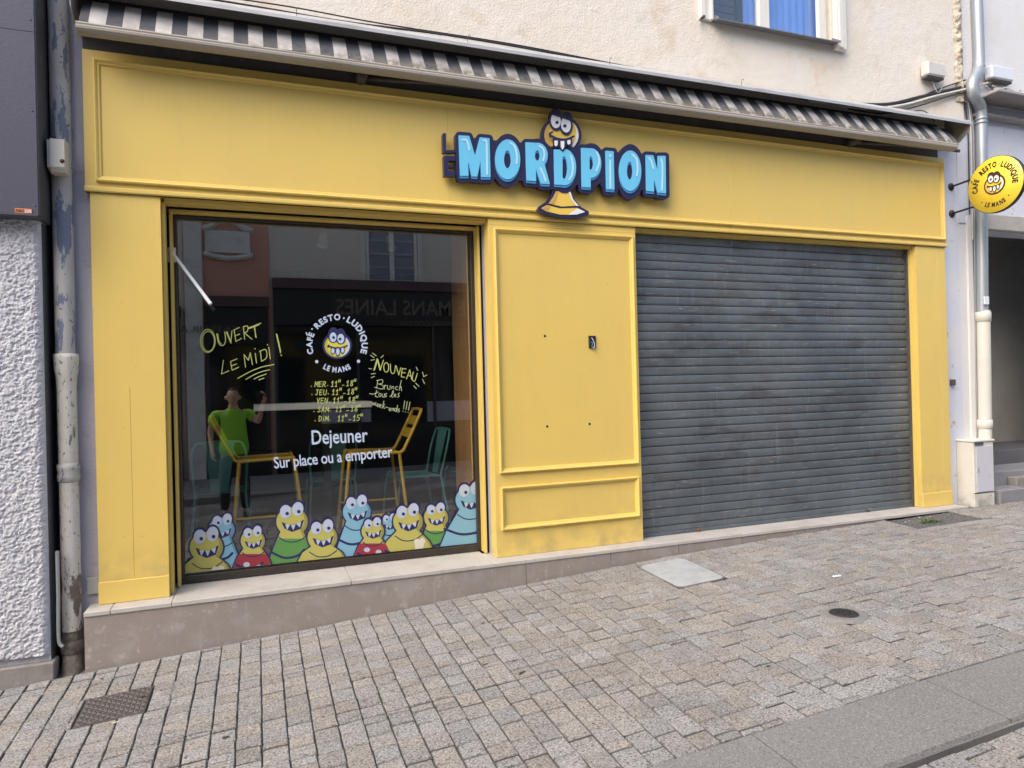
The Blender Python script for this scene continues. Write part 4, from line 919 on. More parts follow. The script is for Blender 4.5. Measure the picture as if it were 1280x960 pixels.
MB().box(-12, -1.166, -.085, .6, -.9, 2.30).build('lower_wall', M_white_rough, lb); MB().box(-1.1655, -1.160, -.082, .10, -.6, 2.29).build('wall_return', M_slate2, lb)
MB().box(-12, -1.165, .02, .6, 2.30, 7.2).build('upper_wall', M_slate, lb)
MB().box(-12, -1.0, .6, 9, -.9, 7.3).build('rear_wall', M_upright, lb)
bs = [(-1.155, -.285), (-1.62, -.30), (-2.3, -.33)]
MB().box(-1.50, -1.140, -.135, -.02, -.62, -.262, .006).build('base_stone', pmat('dirty_base_stone', (.26, .24, .225), .8, [(6, 6, .5, .7, (.17, .155, .145), .8), (20, 5, .62, .72, (.4, .39, .38), .5)], [(40, .003, 'noise')]), lb)
MB().box(-2.60, -1.502, -.135, -.02, -.8, -.275, .006).build('base_stone', bpy.data.materials['dirty_base_stone'], lb)
MB().box(-1.155, -1.04, .10, .4, -.6, 7.5).build('recess_wall', M_slate2, cafe)
# metal-clad box above
bx0 = at(47, 200, -.22).x
mb = MB().box(-4.2, bx0, -.22, .02, 2.30, 4.6, .003); mb.build('metal_fascia', M_slate, lb)
for zz in (3.35, 4.1): MB().box(-4.2, bx0-.003, -.2206, -.2202, zz, zz+.003).build('panel_seam', M_black, lb)
for zz in (2.36, 2.9, 3.42): MB().lathe((bx0-.02, -.2205, zz), [(0, -.002), (.005, -.0015), (.006, 0)], 8, 'y').build('rivet', M_slate2, lb)
MB().prism_x([(-.215, 2.303), (.02, 2.303), (.02, 4.6), (-.215, 4.6)], bx0+.001, bx0+.004).build('metal_return', M_slate2, lb)
MB().box(-4.2, bx0-.003, -.224, -.2205, 2.303, 2.315).build('bottom_edge', M_slate2, lb)
a, b = at(18.5, 260, -.2215), at(40, 267, -.2215)
mb_ = MB().box(a.x, b.x, -.2235, -.2212, b.z, a.z).build('maker_label', flat('orange_label', (.62, .20, .08), .5), lb)
mb = MB(); text_into(mb, 'POINT', .02, (19.5, 265, 30, 265.6, 3.6), plane_map(-.2245)); mb.build('lettering', M_black, mb_)
mb = MB(); text_into(mb, 'SUN', .02, (31, 265.6, 39, 266, 3.6), plane_map(-.2245)); mb.build('lettering', M_white, mb_)
# old downpipe
dpx, dpy = -1.078, .015; 
dp = empty('downpipe', (dpx, dpy, -.36), 'old cast iron downpipe with flaking grey paint left of the yellow front', 'downpipe')
def pz(y): return at(85, y, dpy).z
z1_, z2_ = pz(448), pz(588)
MB().tube([(dpx, dpy, 5.5), (dpx, dpy, 4.5), (dpx, dpy, 3.4), (dpx, dpy, z1_+.02)], .054, 24).build('upper_length', M_pipe, dp)
MB().lathe((dpx, dpy, z1_-.09), [(.052, -.10), (.056, -.02), (.063, .02), (.066, .09), (.066, .115), (.054, .118)], 24).build('socket', M_pipe2, dp)
MB().tube([(dpx, dpy, z1_-.05), (dpx, dpy, 1.0), (dpx, dpy, .0), (dpx, dpy, -.15)], .052, 24).build('lower_length', M_pipe2, dp)
MB().lathe((dpx, dpy, z2_-.06), [(.052, -.01), (.060, 0), (.062, .03), (.056, .05), (.062, .07), (.062, .095), (.052, .105)], 24).build('pipe_collar', M_pipe, dp)
zb = -.15
MB().tube(smooth_pts([(dpx, dpy, zb+.02), (dpx, dpy, -.26), (dpx+.005, dpy-.03, -.335), (dpx+.01, dpy-.085, -.40)]), .055, 20).build('elbow', M_pipe3, dp)
MB().lathe((dpx, dpy, zb-.10), [(.054, -.02), (.064, -.01), (.066, .05), (.054, .06)], 24).build('pipe_collar', M_pipe3, dp)
jb = at(72, 194, -.06)
bxo = empty('junction_box', (jb.x, -.06, jb.z-.12), 'cream alarm box with a red lens strapped to the old downpipe', 'alarm box')
a, b, c = at(58, 173, -.12), at(84, 214, -.12), at(69, 173, -.12)
MB().prism_x([(-.13, b.z+.02), (-.13, a.z), (-.03, a.z+.012), (-.03, b.z-.008), (-.11, b.z-.008)], a.x+.018, b.x-.01).prism_x([(-.115, b.z+.02), (-.115, a.z-.004), (-.03, a.z+.01), (-.03, b.z+.0)], a.x, a.x+.017).build('housing', pmat('cream_box_plastic', (.56, .55, .50), .5, [(8, 4, .5, .8, (.45, .43, .38), .6)]), bxo)
MB().lathe((b.x-.022, -.131, b.z+.055), [(0, -.006), (.010, -.005), (.013, .002)], 14, 'y').build('lens', flat('dark_red_lens', (.12, .01, .012), .2), bxo)
MB().tube(smooth_pts([(jb.x, -.05, a.z+.005), (jb.x-.01, -.05, a.z+.03), (jb.x-.03, -.02, a.z+.04), (jb.x-.05, .02, a.z+.03)]), .005, 6).build('cable', M_iron, bxo)
c0, c1 = at(70, 690, -.10), at(72, 800, -.10)
MB_ = MB().tube(smooth_pts([(c0.x, -.075, c0.z), (c0.x, -.075, (c0.z+c1.z)/2), (c1.x, -.075, c1.z), (c1.x+.02, -.08, c1.z-.05)]), .0105, 10)
tag(MB_.build('conduit', M_zinc), 'thin grey conduit running down beside the foot of the old downpipe', 'conduit')
# small vent and grey plate at the foot of the strip
a, b = at(104, 723, .045), at(123, 741, .045)
MB().box(-1.0, -.935, .03, .05, b.z, a.z, .002).build('skirting_plate', pmat('grey_green_plate', (.33, .34, .32), .6), cafe)
# ================================================================== RIGHT: pier details, pipes, neighbour
rb = empty('right_building', (9, .2, 0), 'neighbouring white rendered house with a recessed stepped doorway', 'building')
DX = 6.93
MB().box(6.72, 14, .07, .5, 4.02, 7.4).build('upper_wall', M_upright, rb)
MB().box(6.66, DX, .10, .5, -.3, 3.42).build('door_pier', M_upright, rb)
MB().box(6.662, 14, .09, .5, 2.80, 4.019).build('lintel_wall', M_bluewhite, rb)
MB().box(6.95, 14, .03, .09, 2.735, 2.90, .01).build('lintel_band', pmat('grey_lintel_render', (.42, .40, .37), .85, [(5, 5, .5, .7, (.3, .28, .26), .7)], [(40, .004, 'noise')]), rb)
MB().box(6.86, 14, -.20, .069, 4.03, 4.065, .008).build('string_course', pmat('grey_ledge', (.33, .31, .30), .8, [(12, 5, .5, .7, (.2, .19, .18), .8)]), rb)
MB().box(6.88, 14, .0, .089, 3.88, 3.92, .01).build('string_course', bpy.data.materials['grey_ledge'], rb)
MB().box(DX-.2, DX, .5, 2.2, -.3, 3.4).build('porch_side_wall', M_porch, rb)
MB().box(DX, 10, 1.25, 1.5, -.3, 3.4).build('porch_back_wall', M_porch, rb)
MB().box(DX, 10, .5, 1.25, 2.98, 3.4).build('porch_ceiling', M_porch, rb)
MB().box(8.6, 14, .10, .5, -.3, 2.80).build('door_pier', M_upright, rb)
MB().box(6.72, 14, 1.5, 9, -.3, 7.5).build('rear_wall', M_upright, rb)
M_step = pmat('grey_step_concrete', (.25, .25, .265), .8, [(5, 6, .45, .7, (.18, .18, .20), .8), (40, 4, .6, .75, (.4, .39, .38), .4)], [(60, .003, 'noise')])
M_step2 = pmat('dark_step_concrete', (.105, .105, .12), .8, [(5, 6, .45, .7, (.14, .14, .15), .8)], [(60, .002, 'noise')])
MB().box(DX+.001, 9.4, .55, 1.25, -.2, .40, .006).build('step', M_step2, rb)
MB().box(DX+.001, 9.4, .14, .549, -.2, .245, .006).build('step', M_step, rb)
MB().box(6.90, 7.32, -.08, .139, -.2, .105, .01).build('step', M_step, rb)
MB().box(7.33, 9.4, .04, .139, -.2, .19, .01).build('step', pmat('chipped_step_edge', (.27, .25, .23), .85, [(8, 6, .45, .65, (.22, .2, .18), .8), (9, 6, .58, .68, (.30, .21, .15), .45)], [(30, .008, 'noise')]), rb)
# ragged render seam between the two houses
mb = MB(); A, B = np.meshgrid(np.arange(12)*.011, np.arange(260)*.011, indexing='ij')
H_ = vnoise(A, B, 21, 22)*.6+vnoise(A, B, 22, 50)*.5; env = np.sin(np.clip(A/.121, 0, 1)*pi)
vs = np.stack([6.60+A+.012*vnoise(A*0, B, 23, 9), .048-env*(.012+.05*np.clip(H_-.3, 0, 1)), 4.0+B], -1).reshape(-1, 3).tolist()
mb.add(vs, [(i*260+j, (i+1)*260+j, (i+1)*260+j+1, i*260+j+1) for i in range(11) for j in range(259)], True)
mb.build('ragged_render_seam', pmat('crumbling_cream_render', (.60, .54, .42), .9, [(16, 6, .5, .62, (.26, .20, .15), .8), (5, 4, .5, .8, (.55, .45, .33), .6)], [(60, .006, 'noise')]), cafe)
# zinc downpipe and its plastic foot
RPX = 6.84; RY = .03
rp = empty('downpipe', (RPX, RY, 0), 'galvanised downpipe with a kinked top and cream plastic lower length', 'downpipe')
ux = at(1222, 40, -.02).x
pts = smooth_pts([at(1219, -60, .02), at(1221, 0, .02), at(1222.5, 40, .02), at(1223.5, 80, .02), at(1221, 92, .0), at(1215, 104, -.02), at(1216, 118, -.02), at(1224, 130, .0), at(1226.5, 145, .02), at(1227, 200, .02), at(1227.5, 300, .02), at(1228, 396, .02)], 5)
MB().tube(pts, .052, 20).build('zinc_length', M_zinc, rp)
for y in (84, 149, 154):
    p = at(1223.5 if y < 100 else 1226.5, y, .02); MB().lathe((p.x, p.y, p.z), [(.052, -.012), (.057, -.008), (.057, .008), (.052, .012)], 22).build('pipe_ring', M_zinc, rp)
pts = [at(1229, 388, .02), at(1230, 450, .02), at(1231, 520, .02), at(1232, 622, .02)]
MB().tube(pts, .060, 22).build('plastic_length', M_pvc, rp)
for y, h in ((396, .05), (530, .045)):
    p = at(1229 if y < 400 else 1231, y, .02); MB().lathe((p.x, p.y, p.z), [(.060, -h), (.069, -h+.005), (.069, h-.005), (.060, h)], 22).build('pipe_collar', M_pvc, rp)
p = at(1233, 375, -.035); MB().box(p.x-.035, p.x+.03, -.042, -.030, p.z-.045, p.z+.035, .002).build('sticker', M_white, rp)
# slim trunking and cables on the pier
a, b = at(1210, 270, .09), at(1216.5, 558, .09)
tag(MB().add([(a.x-.032, .098, a.z), (a.x+.03, .098, a.z), (b.x+.036, .098, b.z), (b.x-.034, .098, b.z), (a.x-.032, .072, a.z), (a.x+.03, .072, a.z), (b.x+.036, .072, b.z), (b.x-.034, .072, b.z)], [(4, 5, 6, 7), (0, 4, 7, 3), (5, 1, 2, 6), (0, 1, 5, 4)]).build('cable_trunking', M_trunk),
    'slim white cable trunking on the pale pier left of the downpipe', 'trunking')
# junction boxes
def jbox(x0, y0, x1, y1, Y, label, tilt):
    a, b = at(x0, y0, Y), at(x1, y1, Y); e = empty('junction_box', ((a.x+b.x)/2, Y+.08, b.z), label, 'junction box')
    o = MB().box(a.x, b.x, Y, Y+.085, b.z+.02, a.z, .012).build('lid', pmat('weathered_box_'+str(len(label)), (.60, .58, .55) if tilt else (.66, .70, .78), .5, [(16, 5, .55, .72, (.42, .36, .30), .7 if tilt else .15)]), e)
    MB().box(a.x+.01, b.x-.006, Y+.02, Y+.085, b.z, b.z+.02, .002).build('bracket', M_iron, e)
    return a, b
jbox(1160, 75, 1183, 99, -.05, 'weathered white junction box on the cream wall above the awning end', 1)
jbox(1240, 80, 1268, 104, -.04, 'clean bluish white junction box right of the zinc downpipe', 0)
def cable(pxs, Y, r, mat, label, cat='cable', group=None):
    P = smooth_pts([at(p[0], p[1], p[2] if len(p) > 2 else Y) for p in pxs], 5)
    return tag(MB().tube(P, r, 7).build('cable', mat), label, cat, group)
M_cab1 = flat('black_cable_rubber', (.025, .025, .028), .5); M_cab2 = flat('grey_cable', (.30, .30, .31), .5); M_cab3 = flat('white_cable', (.62, .60, .56), .5)
cable([(215, -9), (330, 10), (430, 27), (560, 44), (700, 68), (820, 93), (940, 113), (1040, 127), (1100, 133)], -.035, .0075, M_cab1, 'thick black cable lying along the whole top of the awning hood')
cable([(235, -10), (360, 8), (480, 30), (640, 55), (780, 82), (900, 104), (1010, 123), (1075, 134)], -.02, .005, M_cab1, 'thin black cable just above the awning hood')
cable([(1000, 122), (1060, 129), (1110, 130), (1150, 121), (1185, 113), (1213, 106)], .03, .014, M_cab1, 'thick black cable rising from the awning end to the zinc pipe')
cable([(1010, 126), (1080, 136), (1130, 131), (1170, 120), (1205, 112), (1240, 102)], .02, .011, M_cab3, 'white cable rising beside the thick black one to the right box')
cable([(1020, 128), (1090, 138), (1140, 131), (1180, 118), (1212, 110)], .025, .005, M_cab2, 'thin grey cable looping below the bundle')
cable([(1040, 126), (1095, 131), (1135, 127), (1172, 112), (1207, 100)], .03, .007, M_cab1, 'thin black cable riding on top of the rising bundle')
cable([(1060, 136), (1105, 142), (1150, 132), (1190, 119), (1216, 114)], .02, .006, M_cab1, 'thin black cable sagging lowest under the rising bundle')
cable([(1130, 142), (1150, 138), (1160, 142), (1168, 152)], .0, .004, M_cab1, 'short black cable hooking down onto the awning hood')
cable([(1165, 99), (1168, 108), (1173, 116), (1178, 108), (1179, 99)], .02, .004, M_cab3, 'white wire loop hanging under the weathered junction box')
cable([(1202, 112), (1207, 135), (1210, 165), (1211, 200), (1212, 268)], .06, .007, M_cab1, 'black cable running down the pier behind the round sign')
cable([(1206, 112), (1212, 140), (1214, 180), (1215, 230), (1216, 300)], .06, .006, M_cab3, 'white cable running down the pier beside the black one')
cable([(1209, 115), (1215, 150), (1217, 190), (1218, 260), (1219, 395), (1221, 550)], .07, .009, M_cab2, 'grey cable running down the pier beside the zinc pipe')
for k, (dx_, dy_) in enumerate(((0, 0), (4, 2), (9, -1))):
    cable([(1232+dx_, 107), (1240+dx_, 112+dy_), (1250+dx_, 110), (1262+dx_, 116+dy_), (1272+dx_, 113)], -.06-.015*k, .005, (M_cab3, M_cab1, M_cab3)[k], ('tangled white wire on the ledge', 'tangled black wire on the ledge', 'second tangled white wire on the ledge')[k]+' under the bluish box')
# utility cabinet
cb = empty('utility_cabinet', (6.7, .02, 0), 'scuffed cream utility cabinet with a pale door at the foot of the pier', 'cabinet')
CX0, CX1, CY0, CY1 = 6.545, 6.83, -.075, .0995
MB().box(CX0, CX1, CY0, CY1, -.08, .60, .006).build('body', M_cab, cb)
MB().box(CX0+.03, CX1-.028, CY0-.008, CY0-.001, .11, .56, .003).build('door', M_cabdoor, cb)
MB().box(CX0-.006, CX1+.006, CY0-.012, CY1, .602, .622, .004).build('lid', M_cab, cb)
MB().box(CX0+.045, CX0+.058, CY0-.016, CY0-.009, .31, .355, .002).build('lock', M_zinc, cb)
MB().box(CX0+.005, CX0+.125, CY0-.016, CY0-.0125, .575, .605, .001).build('number_plate', M_slate, cb)
mb = MB(); mb.box(CX0, CX1, CY0-.003, CY0+.01, .098, .104)
mb.build('base_gap', M_black, cb)
# small fixtures on the pier
p = at(1187.5, 478, .09)
fx = MB().box(p.x+.005, p.x+.045, .06, .099, p.z-.03, p.z+.03, .004).build('wall_bracket', M_iron); tag(fx, 'tiny dark metal bracket on the pale pier beside the yellow pilaster', 'bracket')
# ================================================================== COVERS IN THE PAVING
def slab_on_ground(x0, x1, y0, y1, up, down, rnd, name, mat, parent=None, n=7):
    pts = []
    for cx_, cy_, a0 in ((x1-rnd, y1-rnd, 0), (x0+rnd, y1-rnd, 90), (x0+rnd, y0+rnd, 180), (x1-rnd, y0+rnd, 270)):
        for k in range(n): a = radians(a0+90*k/(n-1)); pts.append((cx_+rnd*cos(a), cy_+rnd*sin(a)))
    N = len(pts); cxm, cym = (x0+x1)/2, (y0+y1)/2
    vs = [(x, y, ground(x, y)-down) for x, y in pts]+[(x, y, ground(x, y)+up-.002) for x, y in pts]+[(cxm+(x-cxm)*.985, cym+(y-cym)*.985, ground(x, y)+up) for x, y in pts]
    return MB().add(vs, [(i, (i+1) % N, N+(i+1) % N, N+i) for i in range(N)]+[(N+i, N+(i+1) % N, 2*N+(i+1) % N, 2*N+i) for i in range(N)]+[tuple(range(2*N, 3*N))]).build(name, mat, parent)
M_hatch = pmat('pale_grey_cover', (.40, .43, .44), .6, [(8, 6, .45, .68, (.30, .32, .33), .8), (30, 5, .63, .72, (.15, .15, .15), .6)], [(90, .001, 'noise')])
hc = empty('access_cover', (2.88, -.49, ground(2.88, -.49)), 'pale grey rectangular access cover with rounded corners before the centre panel', 'cover')
slab_on_ground(2.675, 3.085, -.775, -.215, .002, .02, .055, 'frame', M_joint, hc); slab_on_ground(2.688, 3.072, -.762, -.228, .006, .0, .05, 'plate', M_hatch, hc)
mc = empty('water_cover', (3.27, -1.615, ground(3.27, -1.615)), 'small round dark iron cover set in the grey setts', 'cover')
z = ground(3.27, -1.615)+.003
MB().lathe((3.27, -1.615, z), [(.084, -.002), (.12, -.003), (.135, -.003), (.14, -.02)], 30).build('mortar_collar', M_slab, mc)
MB().lathe((3.27, -1.615, z), [(0, .002), (.055, .002), (.058, -.002), (.062, -.002), (.064, .003), (.078, .003), (.084, -.02)], 36).build('ring', flat('black_iron', (.028, .026, .026), .6), mc)
mb = MB()
for a in range(0, 360, 45): mb.box(3.27+.035*cos(radians(a))-.006, 3.27+.035*cos(radians(a))+.006, -1.615+.035*sin(radians(a))-.006, -1.615+.035*sin(radians(a))+.006, z+.0025, z+.006)
mb.build('studs', bpy.data.materials['black_iron'], mc)['kind'] = 'stuff'
gc = empty('drain_cover', (-.74, -.68, ground(-.74, -.68)), 'dark iron cover with a woven relief in the paving at the lower left', 'cover')
slab_on_ground(-.898, -.578, -.832, -.522, -.002, .03, .004, 'plate', M_iron, gc, 2)
mb = MB(); s_ = .0265
for i in range(12):
    for j in range(12):
        x, y = -.898+.02+i*s_*.97, -.832+.018+j*s_*.95
        if x > -.592 or y > -.535: continue
        z = ground(x, y)-.002; a = radians(28 if (i+j) % 2 else -28); hx, hy = .0125, .0052
        c_ = [(x+hx*p*cos(a)-hy*q*sin(a), y+hx*p*sin(a)+hy*q*cos(a)) for p, q in ((-1, -1), (1, -1), (1, 1), (-1, 1))]
        mb.add([(u, v, z) for u, v in c_]+[(x+(u-x)*.7, y+(v-y)*.7, z+.005) for u, v in c_], [(0, 1, 5, 4), (1, 2, 6, 5), (2, 3, 7, 6), (3, 0, 4, 7), (4, 5, 6, 7)])
mb.build('relief', pmat('worn_iron_relief', (.15, .135, .125), .6, [(25, 5, .5, .75, (.09, .08, .075), .7)], metal=.2), gc)['kind'] = 'stuff'
MB().box(-.632, -.585, -.655, -.632, ground(-.6, -.64)-.004, ground(-.6, -.64)+.001).build('lifting_slot', M_black, gc)
# planted gap / cellar light with cobbles and weeds at the right
pc = empty('cellar_light', (5.7, -.29, ground(5.7, -.29)), 'dark sunken cobbled patch with broken glass before the right pilaster', 'cellar light')
sheet('bed', np.linspace(5.30, 6.10, 9), [-.465, -.30, -.135], -.012, pmat('dark_wet_bed', (.05, .047, .045), .8, [(30, 5, .5, .7, (.1, .09, .08), .6)], [(60, .004, 'noise')]), parent=pc)
mb = MB(); r_ = random.Random(3)
for i in range(17):
    for j in range(7):
        x, y = 5.325+i*.046+r_.uniform(-.005, .005), -.445+j*.046+r_.uniform(-.005, .005)
        if y > -.14: continue
        z = ground(x, y)-.012; h, w_ = r_.uniform(.006, .014), .019
        b0 = [(x-w_, y-w_), (x+w_, y-w_), (x+w_, y+w_), (x-w_, y+w_)]
        mb.add([(u, v, z) for u, v in b0]+[(x+(u-x)*.65, y+(v-y)*.65, z+h+r_.uniform(-.002, .002)) for u, v in b0], [(0, 1, 5, 4), (1, 2, 6, 5), (2, 3, 7, 6), (3, 0, 4, 7), (4, 5, 6, 7)])
mb.build('cobbles', pmat('dark_cobble', (.115, .11, .11), .7, [(30, 5, .5, .75, (.2, .19, .19), .6)]), pc)['kind'] = 'stuff'
mb = MB()
for i in range(9):
    x, y = r_.uniform(5.38, 5.95), r_.uniform(-.40, -.2); z = ground(x, y)+.003; a = r_.uniform(0, 3); s = r_.uniform(.008, .018)
    mb.add([(x+s*cos(a+k*2.1), y+.6*s*sin(a+k*2.1), z+.002*k) for k in range(3)], [(0, 1, 2)])
mb.build('glass_shards', flat('pale_shards', (.75, .78, .8), .2), pc)['kind'] = 'stuff'
def weed(x, y, n, h, label, sp=.05):
    z = ground(x, y)-.005; mb = MB()
    for i in range(n):
        a = r_.uniform(0, 2*pi); l = h*r_.uniform(.5, 1); bx_, by_ = x+r_.gauss(0, sp), y+r_.gauss(0, sp*.4); o = r_.uniform(.3, .8)*l; w_ = .0045
        p = [Vector((bx_, by_, z)), Vector((bx_+o*.5*cos(a), by_+o*.5*sin(a), z+l*.6)), Vector((bx_+o*cos(a), by_+o*sin(a), z+l*.75))]
        s = Vector((-sin(a), cos(a), 0))*w_
        mb.add([p[0]-s*.4, p[0]+s*.4, p[1]+s*1.3, p[1]-s*1.3, p[2]], [(0, 1, 2, 3), (3, 2, 4)])
    o = mb.build('weed', M_weed); tag(o, label, 'weed')
M_weed = pmat('weed_leaf', (.085, .15, .045), .6, [(40, 3, .4, .7, (.13, .19, .06), .7)])
weed(5.56, -.35, 80, .05, 'bright green weeds sprouting in the cobbled patch', .06)
weed(7.42, -.02, 120, .08, 'olive green weeds at the chipped doorstep on the right edge', .06)
# litter and marks
p = on_ground(1046, 721)
mb = MB(); 
for k in range(5): mb.add([(p.x-.03+k*.012, p.y-.012, ground(p.x, p.y)+.003+.006*(k % 2)), (p.x-.018+k*.012, p.y-.010, ground(p.x, p.y)+.003+.006*((k+1) % 2)), (p.x-.020+k*.012, p.y+.012, ground(p.x, p.y)+.003+.006*((k+1) % 2)), (p.x-.032+k*.012, p.y+.010, ground(p.x, p.y)+.003+.006*(k % 2))], [(0, 1, 2, 3)])
tag(mb.build('paper_scrap', M_white), 'small crumpled white paper scrap lying on the setts', 'litter')
p = on_ground(144.5, 904); g_ = ground(p.x, p.y)+.0045
mb = MB().tube([(p.x-.014, p.y-.006, g_), (p.x+.010, p.y+.002, g_)], .0038, 8); o = mb.build('cigarette_end', flat('cigarette_paper', (.74, .66, .48), .8)); tag(o, 'cigarette end lying just below the woven iron drain cover', 'cigarette end')
for (a_, b_, lb_) in ((730, 854-0, 'tiny white paper crumb near the plinth'),):
    pass
mb = MB()
for (x, y, s) in ((640+10, 843, .012), (652, 841, .016), (282, 925-3, .02), (605, 831, .014), (609, 830, .012), (591, 858, .009), (493, 850, .011), (604, 779, .017), (643, 826, .015), (655, 840, .014), (825, 787, .012), (1122, 823, .012), (902, 769, .008), (127, 849, .011), (307, 806, .01), (960, 833, .012), (716, 713, .01), (1060, 856, .01), (232, 947, .008), (1020, 700, .01), (560, 905, .009), (742, 905, .01)):
    p = on_ground(x, y); n = 9; z = ground(p.x, p.y)+.0022
    mb.add([(p.x+s*r_.uniform(.7, 1.1)*cos(2*pi*k/n), p.y+s*.7*r_.uniform(.7, 1.1)*sin(2*pi*k/n), z) for k in range(n)]+[(p.x, p.y, z+.0018)], [(k, (k+1) % n, n) for k in range(n)])
tag(mb.build('chewing_gum_spots', flat('old_chewing_gum', (.05, .05, .052), .7)), kind='stuff')
# ================================================================== INSIDE: stools, bar table, chairs, lamps
def stool(x, y, rz, label):
    e = empty('bar_stool', (x, y, .012), label, 'bar stool', 'yellow bar stools at the window table'); g = lambda p: Vector((x, y, .012))+Matrix.Rotation(rz, 3, 'Z') @ Vector(p)
    for s in (-1, 1):
        MB().tube([g(q) for q in smooth_pts([(-.175, .16*s, 1.08), (-.16, .17*s, 1.04), (-.03, .18*s, .78), (.0, .18*s, .742), (.05, .18*s, .735), (.35, .18*s, .742), (.40, .18*s, .735), (.425, .185*s, .69), (.50, .215*s, .0)], 4)], .0135, 10).build('side_frame', M_stool, e)
        MB().tube([g((.02, .18*s, .735)), g((-.05, .215*s, 0))], .0135, 10).build('leg', M_stool, e)
    MB().tube([g((-.02, .20, .24)), g((-.02, -.20, .24))], .009, 8).build('crossbar', M_stool, e)
    MB().tube([g((.475, .20, .24)), g((.475, -.20, .24))], .009, 8).build('crossbar', M_stool, e)
    MB().tube([g((-.02, .2, .24)), g((.475, .2, .24))], .009, 8).build('crossbar', M_stool, e)
    MB().tube([g((-.02, -.2, .30)), g((.475, -.2, .30))], .009, 8).build('crossbar', M_stool, e)
    MB().tube([g((-.175, .16, 1.08)), g((-.18, 0, 1.085)), g((-.175, -.16, 1.08))], .0135, 10).build('top_rail', M_stool, e)
    mb = MB(); n = 5
    for t0, t1 in ((.08, .34), (.44, .70)):
        a, b = Vector((-.165, 0, 1.05)), Vector((-.02, 0, .77)); A_ = a.lerp(b, t0); B_ = a.lerp(b, t1)
        mb.add([g((A_.x, -.155, A_.z)), g((A_.x, .155, A_.z)), g((B_.x, .165, B_.z)), g((B_.x, -.165, B_.z)), g((A_.x-.004, -.155, A_.z-.002)), g((A_.x-.004, .155, A_.z-.002)), g((B_.x-.004, .165, B_.z-.002)), g((B_.x-.004, -.165, B_.z-.002))], [(0, 1, 2, 3), (7, 6, 5, 4), (0, 4, 5, 1), (2, 6, 7, 3)])
    mb.build('backrest', M_stool, e)
    c = [g((.02, -.17, .742)), g((.40, -.17, .742)), g((.40, .17, .742)), g((.02, .17, .742))]
    MB().add(c+[p-Vector((0, 0, .012)) for p in c], [(0, 1, 2, 3), (7, 6, 5, 4), (0, 4, 5, 1), (1, 5, 6, 2), (2, 6, 7, 3), (3, 7, 4, 0)]).build('seat', M_stool, e)
stool(at(296, 577, 1.0).x, 1.0, 0, 'yellow metal bar stool on the left of the window table')
stool(at(497, 568, 1.0).x, 1.0, pi, 'yellow metal bar stool on the right of the window table')
tb = empty('bar_table', (.55, 1.05, .012), 'high bar table with a pale top edge between the two yellow stools', 'table')
ta, tb_ = at(317, 513, .85), at(465, 508, .85)
MB().box(ta.x, tb_.x, .85, 1.35, 1.125, 1.175, .004).build('table_top', M_tabletop, tb)
MB().box(.50, .56, 1.08, 1.14, .03, 1.134, .003).build('post', M_black, tb); MB().box(.28, .78, .88, 1.32, .013, .03, .003).build('foot', M_black, tb)
def tchair(x, y, rz, label):
    e = empty('metal_chair', (x, y, .012), label, 'chair', 'teal metal chairs inside the cafe'); g = lambda p: Vector((x, y, .012))+Matrix.Rotation(rz, 3, 'Z') @ Vector(p)
    MB().tube([g(q) for q in smooth_pts([(-.19, .2, .45), (-.205, .26, .70), (-.18, .30, .84), (-.12, .31, .87), (.12, .31, .87), (.18, .30, .84), (.205, .26, .70), (.19, .2, .45)], 5)], .010, 8).build('back_frame', M_teal, e)
    for sx in (-1, 1):
        MB().tube([g((.19*sx, .2, .45)), g((.22*sx, .27, 0))], .010, 8).build('leg', M_teal, e)
        MB().tube([g(q) for q in smooth_pts([(.19*sx, .2, .45), (.20*sx, -.10, .455), (.20*sx, -.19, .44), (.22*sx, -.24, .0)], 4)], .010, 8).build('leg', M_teal, e)
    MB().tube([g((-.2, -.2, .44)), g((.2, -.2, .44))], .010, 8).build('seat_rail', M_teal, e)
    mb = MB().add([g(p) for p in ((-.19, .2, .452), (.19, .2, .452), (.2, -.19, .452), (-.2, -.19, .452), (-.19, .2, .446), (.19, .2, .446), (.2, -.19, .446), (-.2, -.19, .446))], [(0, 1, 2, 3), (7, 6, 5, 4), (0, 4, 5, 1), (1, 5, 6, 2), (2, 6, 7, 3), (3, 7, 4, 0)]); mb.build('seat', M_teal, e)
    mb = MB().add([g(p) for p in ((-.12, .306, .865), (.10, .306, .865), (.07, .21, .46), (-.06, .21, .46), (-.12, .310, .865), (.10, .310, .865), (.07, .214, .46), (-.06, .214, .46))], [(0, 1, 2, 3), (7, 6, 5, 4), (0, 4, 7, 3), (1, 5, 6, 2)]); mb.build('back_slat', M_teal, e)
tchair(-.30, 1.45, pi, 'teal metal chair behind the left yellow stool, seen from behind')
tchair(.62, 1.75, pi, 'teal metal chair under the high table, seen from behind')
tchair(1.35, 1.55, -1.45, 'teal metal chair behind the right yellow stool, seen from the side')
tchair(1.98, 1.70, -1.25, 'teal metal chair furthest right, half hidden by the wood panelling')
for (px, py, tl, lab) in ((405, 300, -.15, 'white ceiling spot nearer the left of the window'), (487, 304, .12, 'white ceiling spot nearer the right of the window')):
    p = at(px, py, 1.35); e = empty('ceiling_spot', (p.x, p.y, 2.86), lab, 'spotlight')
    MB().tube([(p.x, p.y, 2.86), (p.x, p.y, p.z+.07)], .008, 8).build('stem', M_lampw, e)
    d_ = Vector((tl, -.35, -1)).normalized(); q = Vector((p.x, p.y, p.z+.06))
    MB().tube([q, q+d_*.13], [.028, .045], 18, False).build('lamp_shade', M_lampw, e)
